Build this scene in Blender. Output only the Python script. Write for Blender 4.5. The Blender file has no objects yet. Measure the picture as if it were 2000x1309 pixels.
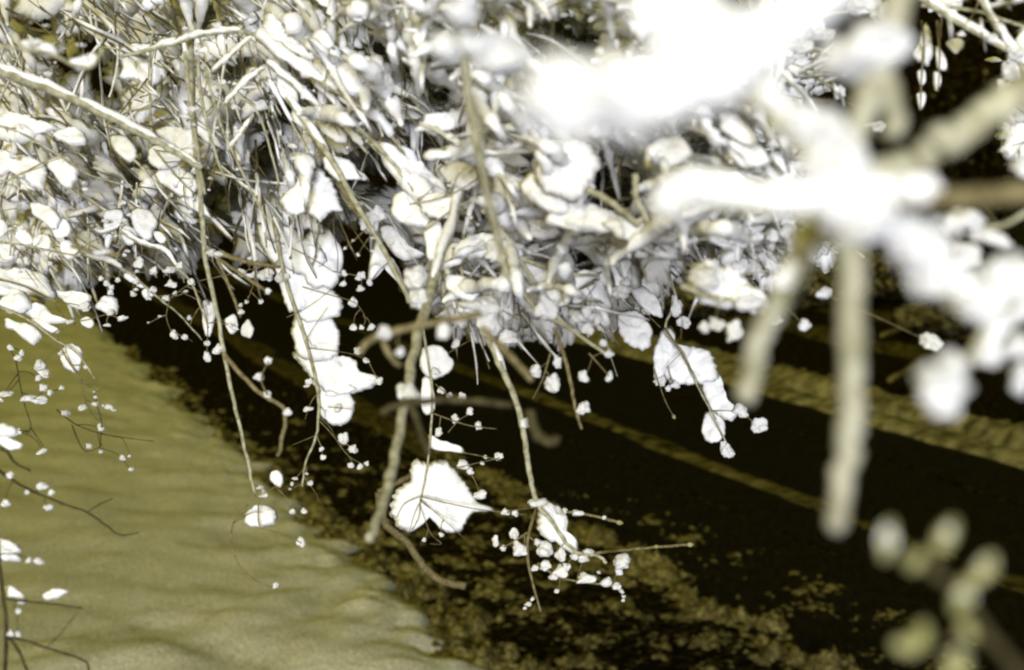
import bpy, math, random
import numpy as np
from mathutils import Vector, noise

S = bpy.context.scene
COL = S.collection

# ------------------------------------------------------------------ camera
CAM_H = 4.0
PITCH = math.radians(7.3)
cd = bpy.data.cameras.new("camera")
cd.sensor_width = 36.0
cd.lens = 50.0
cd.clip_start = 0.05
cd.clip_end = 600
cd.dof.use_dof = True
cd.dof.focus_distance = 3.0
cd.dof.aperture_fstop = 4.0
cam = bpy.data.objects.new("camera", cd)
cam.location = (0, 0, CAM_H)
cam.rotation_euler = (math.pi / 2 - PITCH, 0, 0)
COL.objects.link(cam)
S.camera = cam

# ------------------------------------------------------------------ sky, sun, added spot, exposure
SUN_EL, SUN_AZ = 36.0, 215.0          # degrees; azimuth of the glow, clockwise from +Y
w = bpy.data.worlds.new("World")
S.world = w
w.use_nodes = True
nt = w.node_tree
for n in list(nt.nodes):
    nt.nodes.remove(n)
out = nt.nodes.new("ShaderNodeOutputWorld")
bg = nt.nodes.new("ShaderNodeBackground")
sky = nt.nodes.new("ShaderNodeTexSky")
sky.sky_type = 'NISHITA'
sky.sun_disc = False
sky.sun_elevation = math.radians(SUN_EL)
sky.sun_rotation = math.radians(SUN_AZ)
tint = nt.nodes.new("ShaderNodeMix")
tint.data_type = 'RGBA'
tint.blend_type = 'MULTIPLY'
tint.inputs[0].default_value = 1.0
tint.inputs[7].default_value = (1.0, 0.72, 0.09, 1)
nt.links.new(sky.outputs[0], tint.inputs[6])
nt.links.new(tint.outputs[2], bg.inputs[0])
bg.inputs[1].default_value = 0.065
nt.links.new(bg.outputs[0], out.inputs[0])

sd = bpy.data.lights.new("sun", 'SUN')
sd.energy = 0.70
sd.angle = math.radians(12)
sd.color = (1.0, 0.93, 0.24)
sun = bpy.data.objects.new("sun", sd)
el, az = math.radians(SUN_EL), math.radians(SUN_AZ)
to_sun = Vector((math.sin(az) * math.cos(el), math.cos(az) * math.cos(el), math.sin(el)))
sun.rotation_euler = (-to_sun).to_track_quat('-Z', 'Y').to_euler()
COL.objects.link(sun)

# unseen spot added behind the camera to brighten the branches, fading towards the street
ld = bpy.data.lights.new("added_spot", 'SPOT')
ld.energy = 7300.0
ld.color = (0.92, 0.93, 0.98)
ld.shadow_soft_size = 0.9
ld.spot_size = math.radians(46)
ld.spot_blend = 0.75
lamp = bpy.data.objects.new("added_spot", ld)
lamp.location = (0.45, -8.6, 4.9)
lamp.rotation_euler = (Vector((1.3, 6.0, 1.7)) - lamp.location).to_track_quat('-Z', 'Y').to_euler()
COL.objects.link(lamp)

S.view_settings.view_transform = 'Standard'
S.view_settings.look = 'None'
S.view_settings.exposure = 0.0
S.view_settings.gamma = 1.0
S.render.engine = 'CYCLES'
S.cycles.max_bounces = 6
S.cycles.diffuse_bounces = 5
S.cycles.glossy_bounces = 2
S.cycles.caustics_reflective = False
S.cycles.caustics_refractive = False
S.cycles.use_denoising = True
S.cycles.filter_width = 2.3

# ------------------------------------------------------------------ helpers
F = 2778.0
CAMV = Vector((0, 0, CAM_H))
RIGHT = Vector((1, 0, 0))
UP = Vector((0, math.sin(PITCH), math.cos(PITCH)))
FWD = Vector((0, math.cos(PITCH), -math.sin(PITCH)))


def P(x, y, d):
    """photo pixel + depth in metres -> point in the world"""
    return CAMV + FWD * d + RIGHT * ((x - 1000) / F * d) - UP * ((y - 654.5) / F * d)


def G(x, y, z=0.0):
    """photo pixel -> point on the ground"""
    r = FWD + RIGHT * ((x - 1000) / F) - UP * ((y - 654.5) / F)
    t = (z - CAM_H) / r.z
    return CAMV + r * t


def new_mat(name):
    m = bpy.data.materials.new(name)
    m.use_nodes = True
    return m, m.node_tree, m.node_tree.nodes["Principled BSDF"]


def noise_mat(name, c1, c2, scale, rough=0.8, bump=0.3, bscale=None, bdist=0.01, ramp=(0.35, 0.65), coord='Object',
              detail=6, spec=0.2, stretch=None):
    m, t, b = new_mat(name)
    tc = t.nodes.new("ShaderNodeTexCoord")
    src = tc.outputs[coord]
    if stretch:
        mp = t.nodes.new("ShaderNodeMapping")
        mp.inputs['Scale'].default_value = stretch[0]
        mp.inputs['Rotation'].default_value = (0, 0, stretch[1])
        t.links.new(src, mp.inputs[0])
        src = mp.outputs[0]
    n1 = t.nodes.new("ShaderNodeTexNoise")
    n1.inputs['Scale'].default_value = scale
    n1.inputs['Detail'].default_value = detail
    t.links.new(src, n1.inputs['Vector'])
    r = t.nodes.new("ShaderNodeValToRGB")
    r.color_ramp.elements[0].position = ramp[0]
    r.color_ramp.elements[0].color = (*c1, 1)
    r.color_ramp.elements[1].position = ramp[1]
    r.color_ramp.elements[1].color = (*c2, 1)
    t.links.new(n1.outputs[0], r.inputs[0])
    t.links.new(r.outputs[0], b.inputs['Base Color'])
    b.inputs['Roughness'].default_value = rough
    b.inputs['Specular IOR Level'].default_value = spec
    if bump:
        n2 = t.nodes.new("ShaderNodeTexNoise")
        n2.inputs['Scale'].default_value = bscale or scale * 3
        n2.inputs['Detail'].default_value = 5
        t.links.new(src, n2.inputs['Vector'])
        bp = t.nodes.new("ShaderNodeBump")
        bp.inputs['Strength'].default_value = bump
        bp.inputs['Distance'].default_value = bdist
        t.links.new(n2.outputs[0], bp.inputs['Height'])
        t.links.new(bp.outputs[0], b.inputs['Normal'])
    return m


SNOW = noise_mat("snow", (0.74, 0.75, 0.76), (0.86, 0.86, 0.87), 60, 0.85, 0.55, 95, 0.004)
SNOW_G = noise_mat("ground_snow", (0.78, 0.77, 0.75), (0.92, 0.91, 0.89), 1.7, 0.95, 0.6, 26, 0.02,
                   ramp=(0.25, 0.7), spec=0.05)
SNOW_D = noise_mat("dirty_snow", (0.09, 0.075, 0.025), (0.33, 0.29, 0.13), 9, 0.95, 0.7, 30, 0.03, spec=0.05)
SNOW_K = noise_mat("ploughed_snow", (0.10, 0.09, 0.045), (0.40, 0.37, 0.24), 4, 0.95, 0.6, 20, 0.03, spec=0.05)
BARK = noise_mat("frosted_bark", (0.20, 0.19, 0.11), (0.42, 0.41, 0.30), 90, 0.85, 0.5, 160, 0.002)
BARK_T = noise_mat("twig_bark", (0.10, 0.08, 0.035), (0.21, 0.18, 0.09), 120, 0.85, 0.4, 200, 0.001)
BARK_D = noise_mat("dark_bark", (0.025, 0.020, 0.007), (0.06, 0.052, 0.02), 90, 0.9, 0.4, 160, 0.002)
FROST = noise_mat("frosted_twig", (0.22, 0.215, 0.14), (0.40, 0.39, 0.31), 60, 0.85, 0.4, 160, 0.002)
BUD = noise_mat("bud_scale", (0.18, 0.18, 0.06), (0.32, 0.31, 0.16), 150, 0.7, 0.3, 200, 0.001)
SOIL_B = noise_mat("slushy_dirt", (0.015, 0.011, 0.003), (0.13, 0.11, 0.04), 8, 0.95, 0.6, 30, 0.03, spec=0.02)
SLUSH = noise_mat("tracked_slush", (0.02, 0.016, 0.005), (0.19, 0.165, 0.07), 3.5, 0.95, 0.6, 30, 0.03, ramp=(.36, .62), spec=0.02)
ASPH = noise_mat("wet_asphalt", (0.006, 0.004, 0.002), (0.030, 0.020, 0.008), 38, 0.7, 0.3, 60, 0.01,
                 ramp=(0.45, 0.8), spec=0.1, stretch=((1, 0.12, 1), math.atan2(0.388, 0.922)))
SOIL = noise_mat("bare_soil", (0.008, 0.006, 0.002), (0.10, 0.075, 0.022), 11, 0.95, 0.6, 30, 0.03,
                 ramp=(0.50, 0.80), spec=0.02)
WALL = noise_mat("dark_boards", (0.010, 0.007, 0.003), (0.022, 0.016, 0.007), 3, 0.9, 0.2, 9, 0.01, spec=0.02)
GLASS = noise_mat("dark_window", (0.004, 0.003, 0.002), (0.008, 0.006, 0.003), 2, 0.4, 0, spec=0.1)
LEAF = noise_mat("evergreen_foliage", (0.012, 0.010, 0.004), (0.045, 0.035, 0.012), 3, 0.9, 0.2, 9, 0.02, spec=0.02)


def grain(m, scale, lo, hi):
    t = m.node_tree
    b = t.nodes["Principled BSDF"]
    src = b.inputs['Base Color'].links[0].from_socket
    tc = t.nodes.new("ShaderNodeTexCoord")
    n = t.nodes.new("ShaderNodeTexNoise")
    n.inputs['Scale'].default_value = scale
    n.inputs['Detail'].default_value = 2
    t.links.new(tc.outputs['Object'], n.inputs['Vector'])
    mr = t.nodes.new("ShaderNodeMapRange")
    mr.inputs[1].default_value, mr.inputs[2].default_value = .3, .7
    mr.inputs[3].default_value, mr.inputs[4].default_value = lo, hi
    t.links.new(n.outputs[0], mr.inputs[0])
    mx = t.nodes.new("ShaderNodeVectorMath")
    mx.operation = 'SCALE'
    t.links.new(src, mx.inputs[0])
    t.links.new(mr.outputs[0], mx.inputs['Scale'])
    t.links.new(mx.outputs[0], b.inputs['Base Color'])


grain(SNOW, 420, .90, 1.03)
grain(FROST, 200, .9, 1.05)
grain(SNOW_G, 50, .52, 1.14)
grain(SNOW_K, 45, .60, 1.15)
grain(SNOW_D, 30, .22, 1.55)
grain(ASPH, 60, .3, 1.8)


def obj(name, verts, faces, mat, parent=None, smooth=True):
    me = bpy.data.meshes.new(name)
    me.from_pydata([tuple(v) for v in verts], [], faces)
    if smooth:
        me.shade_smooth()
    me.materials.append(mat)
    o = bpy.data.objects.new(name, me)
    COL.objects.link(o)
    if parent is not None:
        o.parent = parent
    return o


def np_obj(name, V, Fc, mats, matidx=None, parent=None, smooth=True):
    """V (n,3) float, Fc (m,k) int : fast single mesh"""
    me = bpy.data.meshes.new(name)
    k = Fc.shape[1]
    me.vertices.add(len(V))
    me.vertices.foreach_set("co", V.astype(np.float32).ravel())
    me.loops.add(Fc.size)
    me.loops.foreach_set("vertex_index", Fc.astype(np.int32).ravel())
    me.polygons.add(len(Fc))
    me.polygons.foreach_set("loop_start", np.arange(0, Fc.size, k, dtype=np.int32))
    for m in mats:
        me.materials.append(m)
    if matidx is not None:
        me.polygons.foreach_set("material_index", matidx.astype(np.int32))
    me.update(calc_edges=True)
    me.validate()
    if smooth:
        me.shade_smooth()
    o = bpy.data.objects.new(name, me)
    COL.objects.link(o)
    if parent is not None:
        o.parent = parent
    return o


def tag(o, label=None, cat=None, group=None, kind=None):
    if label: o['label'] = label
    if cat: o['category'] = cat
    if group: o['group'] = group
    if kind: o['kind'] = kind
    return o


def empty(name, loc):
    o = bpy.data.objects.new(name, None)
    o.empty_display_size = 0.1
    o.location = loc
    COL.objects.link(o)
    return o


# ---- icosphere templates
def ico(sub):
    t = (1 + 5 ** .5) / 2
    v = [(-1, t, 0), (1, t, 0), (-1, -t, 0), (1, -t, 0), (0, -1, t), (0, 1, t), (0, -1, -t), (0, 1, -t), (t, 0, -1),
         (t, 0, 1), (-t, 0, -1), (-t, 0, 1)]
    f = [(0, 11, 5), (0, 5, 1), (0, 1, 7), (0, 7, 10), (0, 10, 11), (1, 5, 9), (5, 11, 4), (11, 10, 2), (10, 7, 6),
         (7, 1, 8), (3, 9, 4), (3, 4, 2), (3, 2, 6), (3, 6, 8), (3, 8, 9), (4, 9, 5), (2, 4, 11), (6, 2, 10),
         (8, 6, 7), (9, 8, 1)]
    v = [Vector(a).normalized() for a in v]
    for _ in range(sub):
        cache, nf = {}, []

        def mid(a, b):
            k = (min(a, b), max(a, b))
            if k not in cache:
                cache[k] = len(v)
                v.append(((v[a] + v[b]) / 2).normalized())
            return cache[k]
        for a, b, c in f:
            x, y, z = mid(a, b), mid(b, c), mid(c, a)
            nf += [(a, x, z), (b, y, x), (c, z, y), (x, y, z)]
        f = nf
    return v, f


def blob_mesh(name, sub, seed, amp, freq=1.6, mat=None):
    v, f = ico(sub)
    o = Vector((seed * 7.3, seed * 3.1, seed * 1.7))
    out = []
    for p in v:
        n = noise.noise(p * freq + o) * amp + noise.noise(p * freq * 2.7 + o) * amp * .42 \
            + noise.noise(p * freq * 6.5 + o) * amp * .10
        q = p * (1 + n)
        if q.z < -.35:
            q.z = -.35 + (q.z + .35) * .55
        out.append(q)
    me = bpy.data.meshes.new(name)
    me.from_pydata([tuple(p) for p in out], [], f)
    me.shade_smooth()
    me.materials.append(mat or SNOW)
    return me


CLUMPS = [blob_mesh("snow_clump", 3, s, .62, 1.0) for s in range(10)]
CLUMPV = []
for me in [blob_mesh("tmp", 2, s + 20, .6) for s in range(6)]:
    a = np.empty(len(me.vertices) * 3, np.float32)
    me.vertices.foreach_get("co", a)
    b = np.array([p.vertices[:] for p in me.polygons], np.int32)
    CLUMPV.append((a.reshape(-1, 3), b))
    bpy.data.meshes.remove(me)


# ---- tubes
def catmull(pts, n):
    """pts list of Vectors (any dimension tuple) -> smooth resample"""
    P_ = [pts[0]] + list(pts) + [pts[-1]]
    out = []
    for i in range(1, len(P_) - 2):
        a, b, c, d = P_[i - 1], P_[i], P_[i + 1], P_[i + 2]
        for k in range(n):
            t = k / n
            out.append(0.5 * ((2 * b) + (c - a) * t + (2 * a - 5 * b + 4 * c - d) * t * t
                              + (3 * b - a - 3 * c + d) * t ** 3))
    out.append(pts[-1])
    return out


def tube(pts, rad, sides=8, rough=0.0, seed=0, squash=1.0, lift=0.0):
    """closed tapered tube, rad list; returns verts, faces(quads + tri caps as quads)"""
    V, Fc = [], []
    n = len(pts)
    for i, p in enumerate(pts):
        t = (pts[min(i + 1, n - 1)] - pts[max(i - 1, 0)]).normalized()
        if i == 0:
            s = t.cross(Vector((0, 0, 1)))
            if s.length < .15:
                s = t.cross(Vector((1, 0.2, 0)))
        else:
            s = s - t * s.dot(t)
        s.normalize()
        u = s.cross(t).normalized()
        for k in range(sides):
            a = 2 * math.pi * k / sides
            dd = s * math.cos(a) + u * math.sin(a) * squash
            r = rad[i]
            if rough:
                q = p * (0.55 / max(rad[0], .002)) + dd * 0.8 + Vector((seed, 0, 0))
                r *= 1 + rough * noise.noise(q) + rough * .45 * noise.noise(q * 3.1)
            V.append(p + dd * r + Vector((0, 0, lift * rad[i])))
    for i in range(n - 1):
        for k in range(sides):
            a, b = i * sides + k, i * sides + (k + 1) % sides
            Fc.append((a, b, b + sides, a + sides))
    V.append(pts[0]); V.append(pts[-1])
    c0, c1 = len(V) - 2, len(V) - 1
    for k in range(sides):
        Fc.append((c0, (k + 1) % sides, k))
        Fc.append((c1, (n - 1) * sides + k, (n - 1) * sides + (k + 1) % sides))
    return V, Fc


def rel(V, root):
    l = root.location
    return [v - l for v in V]


# ---- slabs of snow from an outline in the photo, at its own distance, tilt and thickness
def slab_geo(poly, d, rng, thick=.28, jag=.09, tilt=.9, K=7, step=3.6, round_=True):
    cx = sum(p[0] for p in poly) / len(poly)
    cy = sum(p[1] for p in poly) / len(poly)
    pv = [Vector((p[0], p[1], 0)) for p in poly]
    if round_:
        n = len(pv)
        sm = []
        for i in range(n):
            a, b, c, e = pv[i - 1], pv[i], pv[(i + 1) % n], pv[(i + 2) % n]
            for k in range(5):
                t = k / 5
                sm.append(0.5 * ((2 * b) + (c - a) * t + (2 * a - 5 * b + 4 * c - e) * t * t
                                 + (3 * b - a - 3 * c + e) * t ** 3))
        pv = sm
    # resample by length
    L = [0]
    n = len(pv)
    for i in range(n):
        L.append(L[-1] + (pv[(i + 1) % n] - pv[i]).length)
    M = max(18, min(150, int(L[-1] / step)))
    res, j = [], 0
    for k in range(M):
        s = L[-1] * k / M
        while L[j + 1] < s:
            j += 1
        t = (s - L[j]) / max(1e-6, L[j + 1] - L[j])
        res.append(pv[j] * (1 - t) + pv[(j + 1) % n] * t)
    size = math.sqrt(sum((p.x - cx) ** 2 + (p.y - cy) ** 2 for p in res) / M)
    sd_ = rng.random() * 90
    c = Vector((cx, cy, 0))
    out2 = []
    for p in res:
        q = p - c
        k = 1 + jag * (noise.noise(Vector((p.x / 22, p.y / 22, sd_))) * 1.6
                       + noise.noise(Vector((p.x / 9, p.y / 9, sd_))) * 1.6
                       + noise.noise(Vector((p.x / 4, p.y / 4, sd_))) * .45)
        out2.append((c + q, q * (k - 1)))
    tx = rng.uniform(-.35, .35)
    pxm = d / F
    e_r = (RIGHT + FWD * tx).normalized()
    e_u = (UP + FWD * tilt).normalized()
    nrm = e_r.cross(e_u).normalized()
    if nrm.dot(FWD) > 0:
        nrm = -nrm

    def W(x, y):
        dd = d + ((x - cx) * tx + (cy - y) * tilt) * pxm
        return P(x, y, dd)
    th = size * pxm * thick
    V, Fc = [], []
    mR = sum(math.hypot(q.x - c.x, q.y - c.y) for q, _ in out2) / len(out2)
    for side in (1, -1):
        for r in range(K):
            rho = 1 - r / K
            if side == -1 and r == 0:
                continue
            prof = (1 - rho ** 5) ** .5
            for i, (q, jq) in enumerate(out2):
                dq = q - c
                kk = rho * (rho ** 1.3 + (1 - rho ** 1.3) * mR * .8 / max(dq.length, 1))
                x = c.x + dq.x * kk + jq.x * rho ** 5
                y = c.y + dq.y * kk + jq.y * rho ** 5
                h = prof * th * (1 if side == 1 else .55)
                h *= 1 + .95 * noise.noise(Vector((x / 24, y / 24, sd_ + 5))) + .35 * noise.noise(Vector((x / 9, y / 9, sd_)))
                V.append(W(x, y) + nrm * (h * side))
        V.append(W(cx, cy) + nrm * (th * (1 if side == 1 else -.55)))
    # front rings 0..K-1 start at 0, centre at K*M; back rings 1..K-1 start K*M+1
    for r in range(K - 1):
        for i in range(M):
            a, b = r * M + i, r * M + (i + 1) % M
            Fc.append((a, b, b + M, a + M))
    for i in range(M):
        Fc.append(((K - 1) * M + i, (K - 1) * M + (i + 1) % M, K * M))
    o = K * M + 1

    def bi(r, i):
        return i % M if r == 0 else o + (r - 1) * M + i % M
    for r in range(K - 1):
        for i in range(M):
            Fc.append((bi(r, i + 1), bi(r, i), bi(r + 1, i), bi(r + 1, i + 1)))
    ce = o + (K - 1) * M
    for i in range(M):
        Fc.append((bi(K - 1, i + 1), bi(K - 1, i), ce))
    return V, Fc


def ell(cx, cy, rx, ry, ang=0.0, n=9, rng=None, irr=.22):
    a0 = math.radians(ang)
    pts = []
    for k in range(n):
        t = 2 * math.pi * k / n
        q = 1 + (rng.uniform(-irr, irr) if rng else 0)
        x, y = rx * q * math.cos(t), ry * q * math.sin(t)
        pts.append((cx + x * math.cos(a0) - y * math.sin(a0), cy + x * math.sin(a0) + y * math.cos(a0)))
    return pts


# ------------------------------------------------------------------ a snow-laden branch
def branch(label, stems, D, slabs=(), balls=(), twigs=(), bark=None, gx=-.15, gy=.12, ridge=None, auto=0,
           alen=70, aball=.55, seed=1, group=None, name="snowy_branch", cat="branch", buds=(), rsz=1.0, tw=2.1,
           thick=.28, jag=.08, adir=None, tmat=None, tilt=.5, rn=.45, rough=.13):
    """stems: [(pts, w0, w1)] in photo pixels; slabs: outlines or (cx,cy,rx,ry,ang); balls: (x,y,rx[,ry])
       ridge: list of (stem index, t0, t1, width px) snow lying along the stem"""
    rng = random.Random(seed * 977 + 13)
    x0, y0 = stems[0][0][0]
    px = lambda d: d / F

    def dep(x, y):
        return D * (1 + gx * (x - x0) / 1000 + gy * (y - y0) / 1000)
    root = empty(name, P(x0, y0, dep(x0, y0)))
    tag(root, label, cat, group)
    lines = []
    for si, (pts, w0, w1) in enumerate(stems):
        v = [P(x, y, dep(x, y)) for x, y in pts]
        sm = catmull(v, 7)
        sd_ = rng.random() * 50
        wig = [Vector((noise.noise(Vector((i * .55, sd_, 0))), noise.noise(Vector((i * .55, sd_, 4))),
                       noise.noise(Vector((i * .55, sd_, 8))))) * ((w0 + w1) * .13 * px(D)) for i in range(len(sm))]
        sm = [a + b for a, b in zip(sm, wig)]
        n = len(sm)
        rad = [(w0 + (w1 - w0) * i / (n - 1)) * .5 * px(D) for i in range(n)]
        rad = [r * (1 + .09 * noise.noise(Vector((i * .8, sd_, 2))) + (.22 if rng.random() < .06 else 0)) for i, r in enumerate(rad)]
        V, Fc = tube(sm, rad, 10 if w0 > 4 else 6, rough if w0 > 4 else 0, sd_)
        obj("stem" if si == 0 else "side_branch", rel(V, root), Fc, bark or BARK, root)
        lines.append((sm, rad, pts))
    for (pts, w_) in twigs:
        v = [P(x, y, dep(x, y) - .02 * D / 3) for x, y in pts]
        sm = catmull(v, 5)
        V, Fc = tube(sm, [w_ * .5 * px(D) * (1 - .5 * i / len(sm)) for i in range(len(sm))], 5)
        obj("twig", rel(V, root), Fc, tmat or BARK_T, root)
    for s in slabs:
        if len(s) == 5 and not isinstance(s[0], (tuple, list)):
            s = ell(*s, rng=rng)
        cx = sum(p[0] for p in s) / len(s)
        cy = sum(p[1] for p in s) / len(s)
        V, Fc = slab_geo(s, dep(cx, cy) + .035 * D / 3, rng, thick=thick, jag=jag, tilt=tilt)
        obj("snow_slab", rel(V, root), Fc, SNOW, root)
    if ridge:
        for (si, t0, t1, wd) in ridge:
            sm, rad, _ = lines[si]
            n = len(sm)
            a, b = int(t0 * (n - 1)), max(int(t0 * (n - 1)) + 2, int(t1 * (n - 1)))
            seg = sm[a:b + 1]
            m = len(seg)
            sd_ = rng.random() * 50
            rr = [wd * .5 * px(D) * (max(.08, math.sin(math.pi * (i + .3) / (m - .4 + .6)) ** .45)) *
                  (1 + rn * noise.noise(Vector((i * .42, sd_, 0)))) for i in range(m)]
            seg = [p + Vector((0, 0, r * .55 + rad[min(a + i, n - 1)] * .5)) for i, (p, r) in enumerate(zip(seg, rr))]
            V, Fc = tube(seg, rr, 12, rn, sd_)
            obj("snow_ridge", rel(V, root), Fc, SNOW, root)

    def ball(c, rx, ry, mat=None):
        o = bpy.data.objects.new("snow_clump", CLUMPS[rng.randrange(10)])
        COL.objects.link(o)
        o.parent = root
        o.location = c - root.location
        o.scale = (rx, (rx + ry) * .45, ry)
        o.rotation_euler = (rng.uniform(-.3, .3), rng.uniform(-.3, .3), rng.uniform(0, 6.3))
    allp = [q for l in lines for q in l[2]]
    dense = []
    for l in lines:
        for q0, q1 in zip(l[2][:-1], l[2][1:]):
            dense += [(q0[0] + (q1[0] - q0[0]) * t / 6, q0[1] + (q1[1] - q0[1]) * t / 6) for t in range(7)]
    cover = list(dense)
    for (pts_, w_) in twigs:
        for q0, q1 in zip(pts_[:-1], pts_[1:]):
            cover += [(q0[0] + (q1[0] - q0[0]) * t / 6, q0[1] + (q1[1] - q0[1]) * t / 6) for t in range(7)]
    for b in balls:
        x, y, rx = b[:3]
        if D > 1.2:
            near = min(cover, key=lambda q: (q[0] - x) ** 2 + (q[1] - y) ** 2)
            if math.hypot(near[0] - x, near[1] - y) > rx + 3:
                # a fine twig of its own carries it, growing from a point a little higher up
                st = min(cover, key=lambda q: (q[0] - x) ** 2 + (q[1] - (y - 22)) ** 2)
                mx, my = (st[0] + x) / 2 + rng.uniform(-6, 6), (st[1] + y) / 2 + rng.uniform(-7, 3)
                v = [P(st[0], st[1], dep(*st)), P(mx, my, dep(mx, my)), P(x, y, dep(x, y))]
                V, Fc = tube(catmull(v, 4), [1.15 * px(D) * (1 - .05 * i) for i in range(9)], 5)
                obj("twig", rel(V, root), Fc, tmat or BARK_T, root)
                cover += [(st[0] + (x - st[0]) * t / 5, st[1] + (y - st[1]) * t / 5) for t in range(6)]
        ry = b[3] if len(b) > 3 else rx
        d = dep(x, y)
        ball(P(x, y, d), rx * px(d) * rsz, ry * px(d) * rsz)
    for (x, y, rx, ry, ang) in buds:
        d = dep(x, y)
        ca, sa = math.cos(math.radians(ang)), math.sin(math.radians(ang))
        p0, p1 = P(x - ca * ry, y - sa * ry, d), P(x + ca * ry, y + sa * ry, d)
        seg = [p0.lerp(p1, i / 8) for i in range(9)]
        V, Fc = tube(seg, [rx * px(d) * max(.1, math.sin(math.pi * (i + .4) / 8.8) ** .7) for i in range(9)], 10)
        obj("bud", rel(V, root), Fc, BUD, root)
    # side twigs with little caps of snow
    for k in range(auto):
        sm, rad, pts = lines[rng.randrange(len(lines))]
        i = rng.randrange(int(len(sm) * .12), len(sm) - 1)
        p = sm[i]
        t = (sm[min(i + 1, len(sm) - 1)] - sm[max(i - 1, 0)]).normalized()
        L_ = alen * px(D) * rng.uniform(.35, 1.1)
        side = (t.cross(FWD).normalized() * rng.choice((-1, 1)) + FWD * rng.uniform(-.5, .5)).normalized()
        if adir is not None:
            side = (side + RIGHT * adir[0] - UP * adir[1]).normalized()
        dr = (t * rng.uniform(.3, 1.0) + side * rng.uniform(.5, 1.1)).normalized()
        q, path = p.copy(), [p.copy()]
        for j in range(6):
            dr = (dr + Vector((rng.uniform(-.18, .18), rng.uniform(-.18, .18), rng.uniform(-.22, .10)))).normalized()
            q = q + dr * (L_ / 6)
            path.append(q.copy())
        r0 = tw * .5 * px(D) * rng.uniform(.8, 1.5)
        V, Fc = tube(catmull(path, 3), [r0 * (1 - .55 * j / 18) for j in range(19)], 5)
        obj("twig", rel(V, root), Fc, tmat or BARK_T, root)
        for j in (2, 4, 6):
            if rng.random() < aball * (1 if j == 6 else .45):
                r = rng.uniform(2.5, 6.0) * px(D) * rsz
                ball(path[j] + Vector((0, 0, r * .3)), r * rng.uniform(.8, 1.9), r * rng.uniform(.7, 1.2))
    return root


# ------------------------------------------------------------------ the street below
DR = Vector((-0.388, 0.922, 0))      # along the street
NR = Vector((0.922, 0.388, 0))       # across it


def UVW(u, v, z):
    return NR * u + DR * v + Vector((0, 0, z))


def steps(a, b, s0, grow):
    o, s = [a], s0
    while o[-1] < b:
        o.append(o[-1] + s)
        s *= grow
    return o


def heightfield(name, us, vs, fn, mat, kind='structure'):
    V = np.array([fn(u, v) for v in vs for u in us], np.float32)
    nu = len(us)
    a = (np.arange(len(vs) - 1)[:, None] * nu + np.arange(nu - 1)[None, :]).ravel()
    Fc = np.stack([a, a + 1, a + nu + 1, a + nu], 1)
    o = np_obj(name, V, Fc, [mat])
    if kind: tag(o, kind=kind)
    return o


def fb(x, y, s, z=0.0):
    return noise.noise(Vector((x * s, y * s, z)))


obj("ground", [(-300, -50, 0), (300, -50, 0), (300, 500, 0), (-300, 500, 0)], [(0, 1, 2, 3)], SOIL, smooth=False)['kind'] = 'structure'
rv = [UVW(6.35, -5, .004), UVW(13.1, -5, .004), UVW(13.1, 140, .004), UVW(6.35, 140, .004)]
obj("road", rv, [(0, 1, 2, 3)], ASPH, smooth=False)['kind'] = 'structure'

VS = steps(6.5, 95, .055, 1.012)


def edge(v):
    return 3.86 + .2 * fb(v, 0, .7, 3) + .34 * fb(v, 0, 2.1, 5) + .2 * fb(v, 0, 5.5, 8)


US = [-e for e in reversed(steps(0, 42, .05, 1.045))]


def snow_fn(u, v):
    e = edge(v)
    uu = e + u
    a = -u                                 # distance from the edge
    lip = min(1, a / .35) ** .6
    h = .16 * lip
    # broad drifts and wind ripples, long across the view
    x, y = uu * .922 - .388 * v, uu * .388 + .922 * v
    wx, wy = x + .9 * fb(x, y, .5, 21), y + .9 * fb(x, y, .5, 23) + .3 * x
    h += .085 * fb(wx, wy * 1.3, .7, 1) + .055 * noise.noise(Vector((wx * 1.0, wy * 1.9, 7))) \
        + .035 * noise.noise(Vector((wx * 2.0, wy * 4.6, 3))) + .016 * fb(x, y, 5.5, 31) + .010 * fb(x, y, 12, 33)
    r = max(0, 1 - a / .9)
    h += r * lip * (.13 * fb(uu, v, 3.5, 2) + .07 * fb(uu, v, 9, 6))
    return UVW(uu, v, max(h, .01) if a > .01 else -.02)


heightfield("snow_field", US, VS, snow_fn, SNOW_G)

# clods of dirty snow broken off the edge of the snow field, nobody could count them
rng = random.Random(5)


def scatter(name, label, cat, items, mat, mesh=CLUMPV):
    """items: (point, rx, ry, rz)"""
    Vs, Fs, o = [], [], 0
    for (p, a, b, c) in items:
        v, f = mesh[rng.randrange(len(mesh))]
        t = rng.uniform(0, 6.28)
        ct, st = math.cos(t), math.sin(t)
        q = v * np.array([a, b, c])
        q = np.stack([q[:, 0] * ct - q[:, 1] * st, q[:, 0] * st + q[:, 1] * ct, q[:, 2]], 1) + np.array(p)
        Vs.append(q); Fs.append(f + o); o += len(v)
    ob = np_obj(name, np.concatenate(Vs), np.concatenate(Fs), [mat])
    return tag(ob, label, cat, kind='stuff')


it = []
for k in range(420):
    v = 7 + 20 * rng.random() ** 1.6
    g = abs(rng.gauss(0, .3))
    r = rng.uniform(.015, .06)
    it.append((UVW(edge(v) + g - .05, v, r * .1), r * 1.5, r, r * .7))
scatter("snow_clods", "lumpy clods of dirty snow crumbling off the edge of the snow field", "snow clods", it, SNOW_D)


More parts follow.
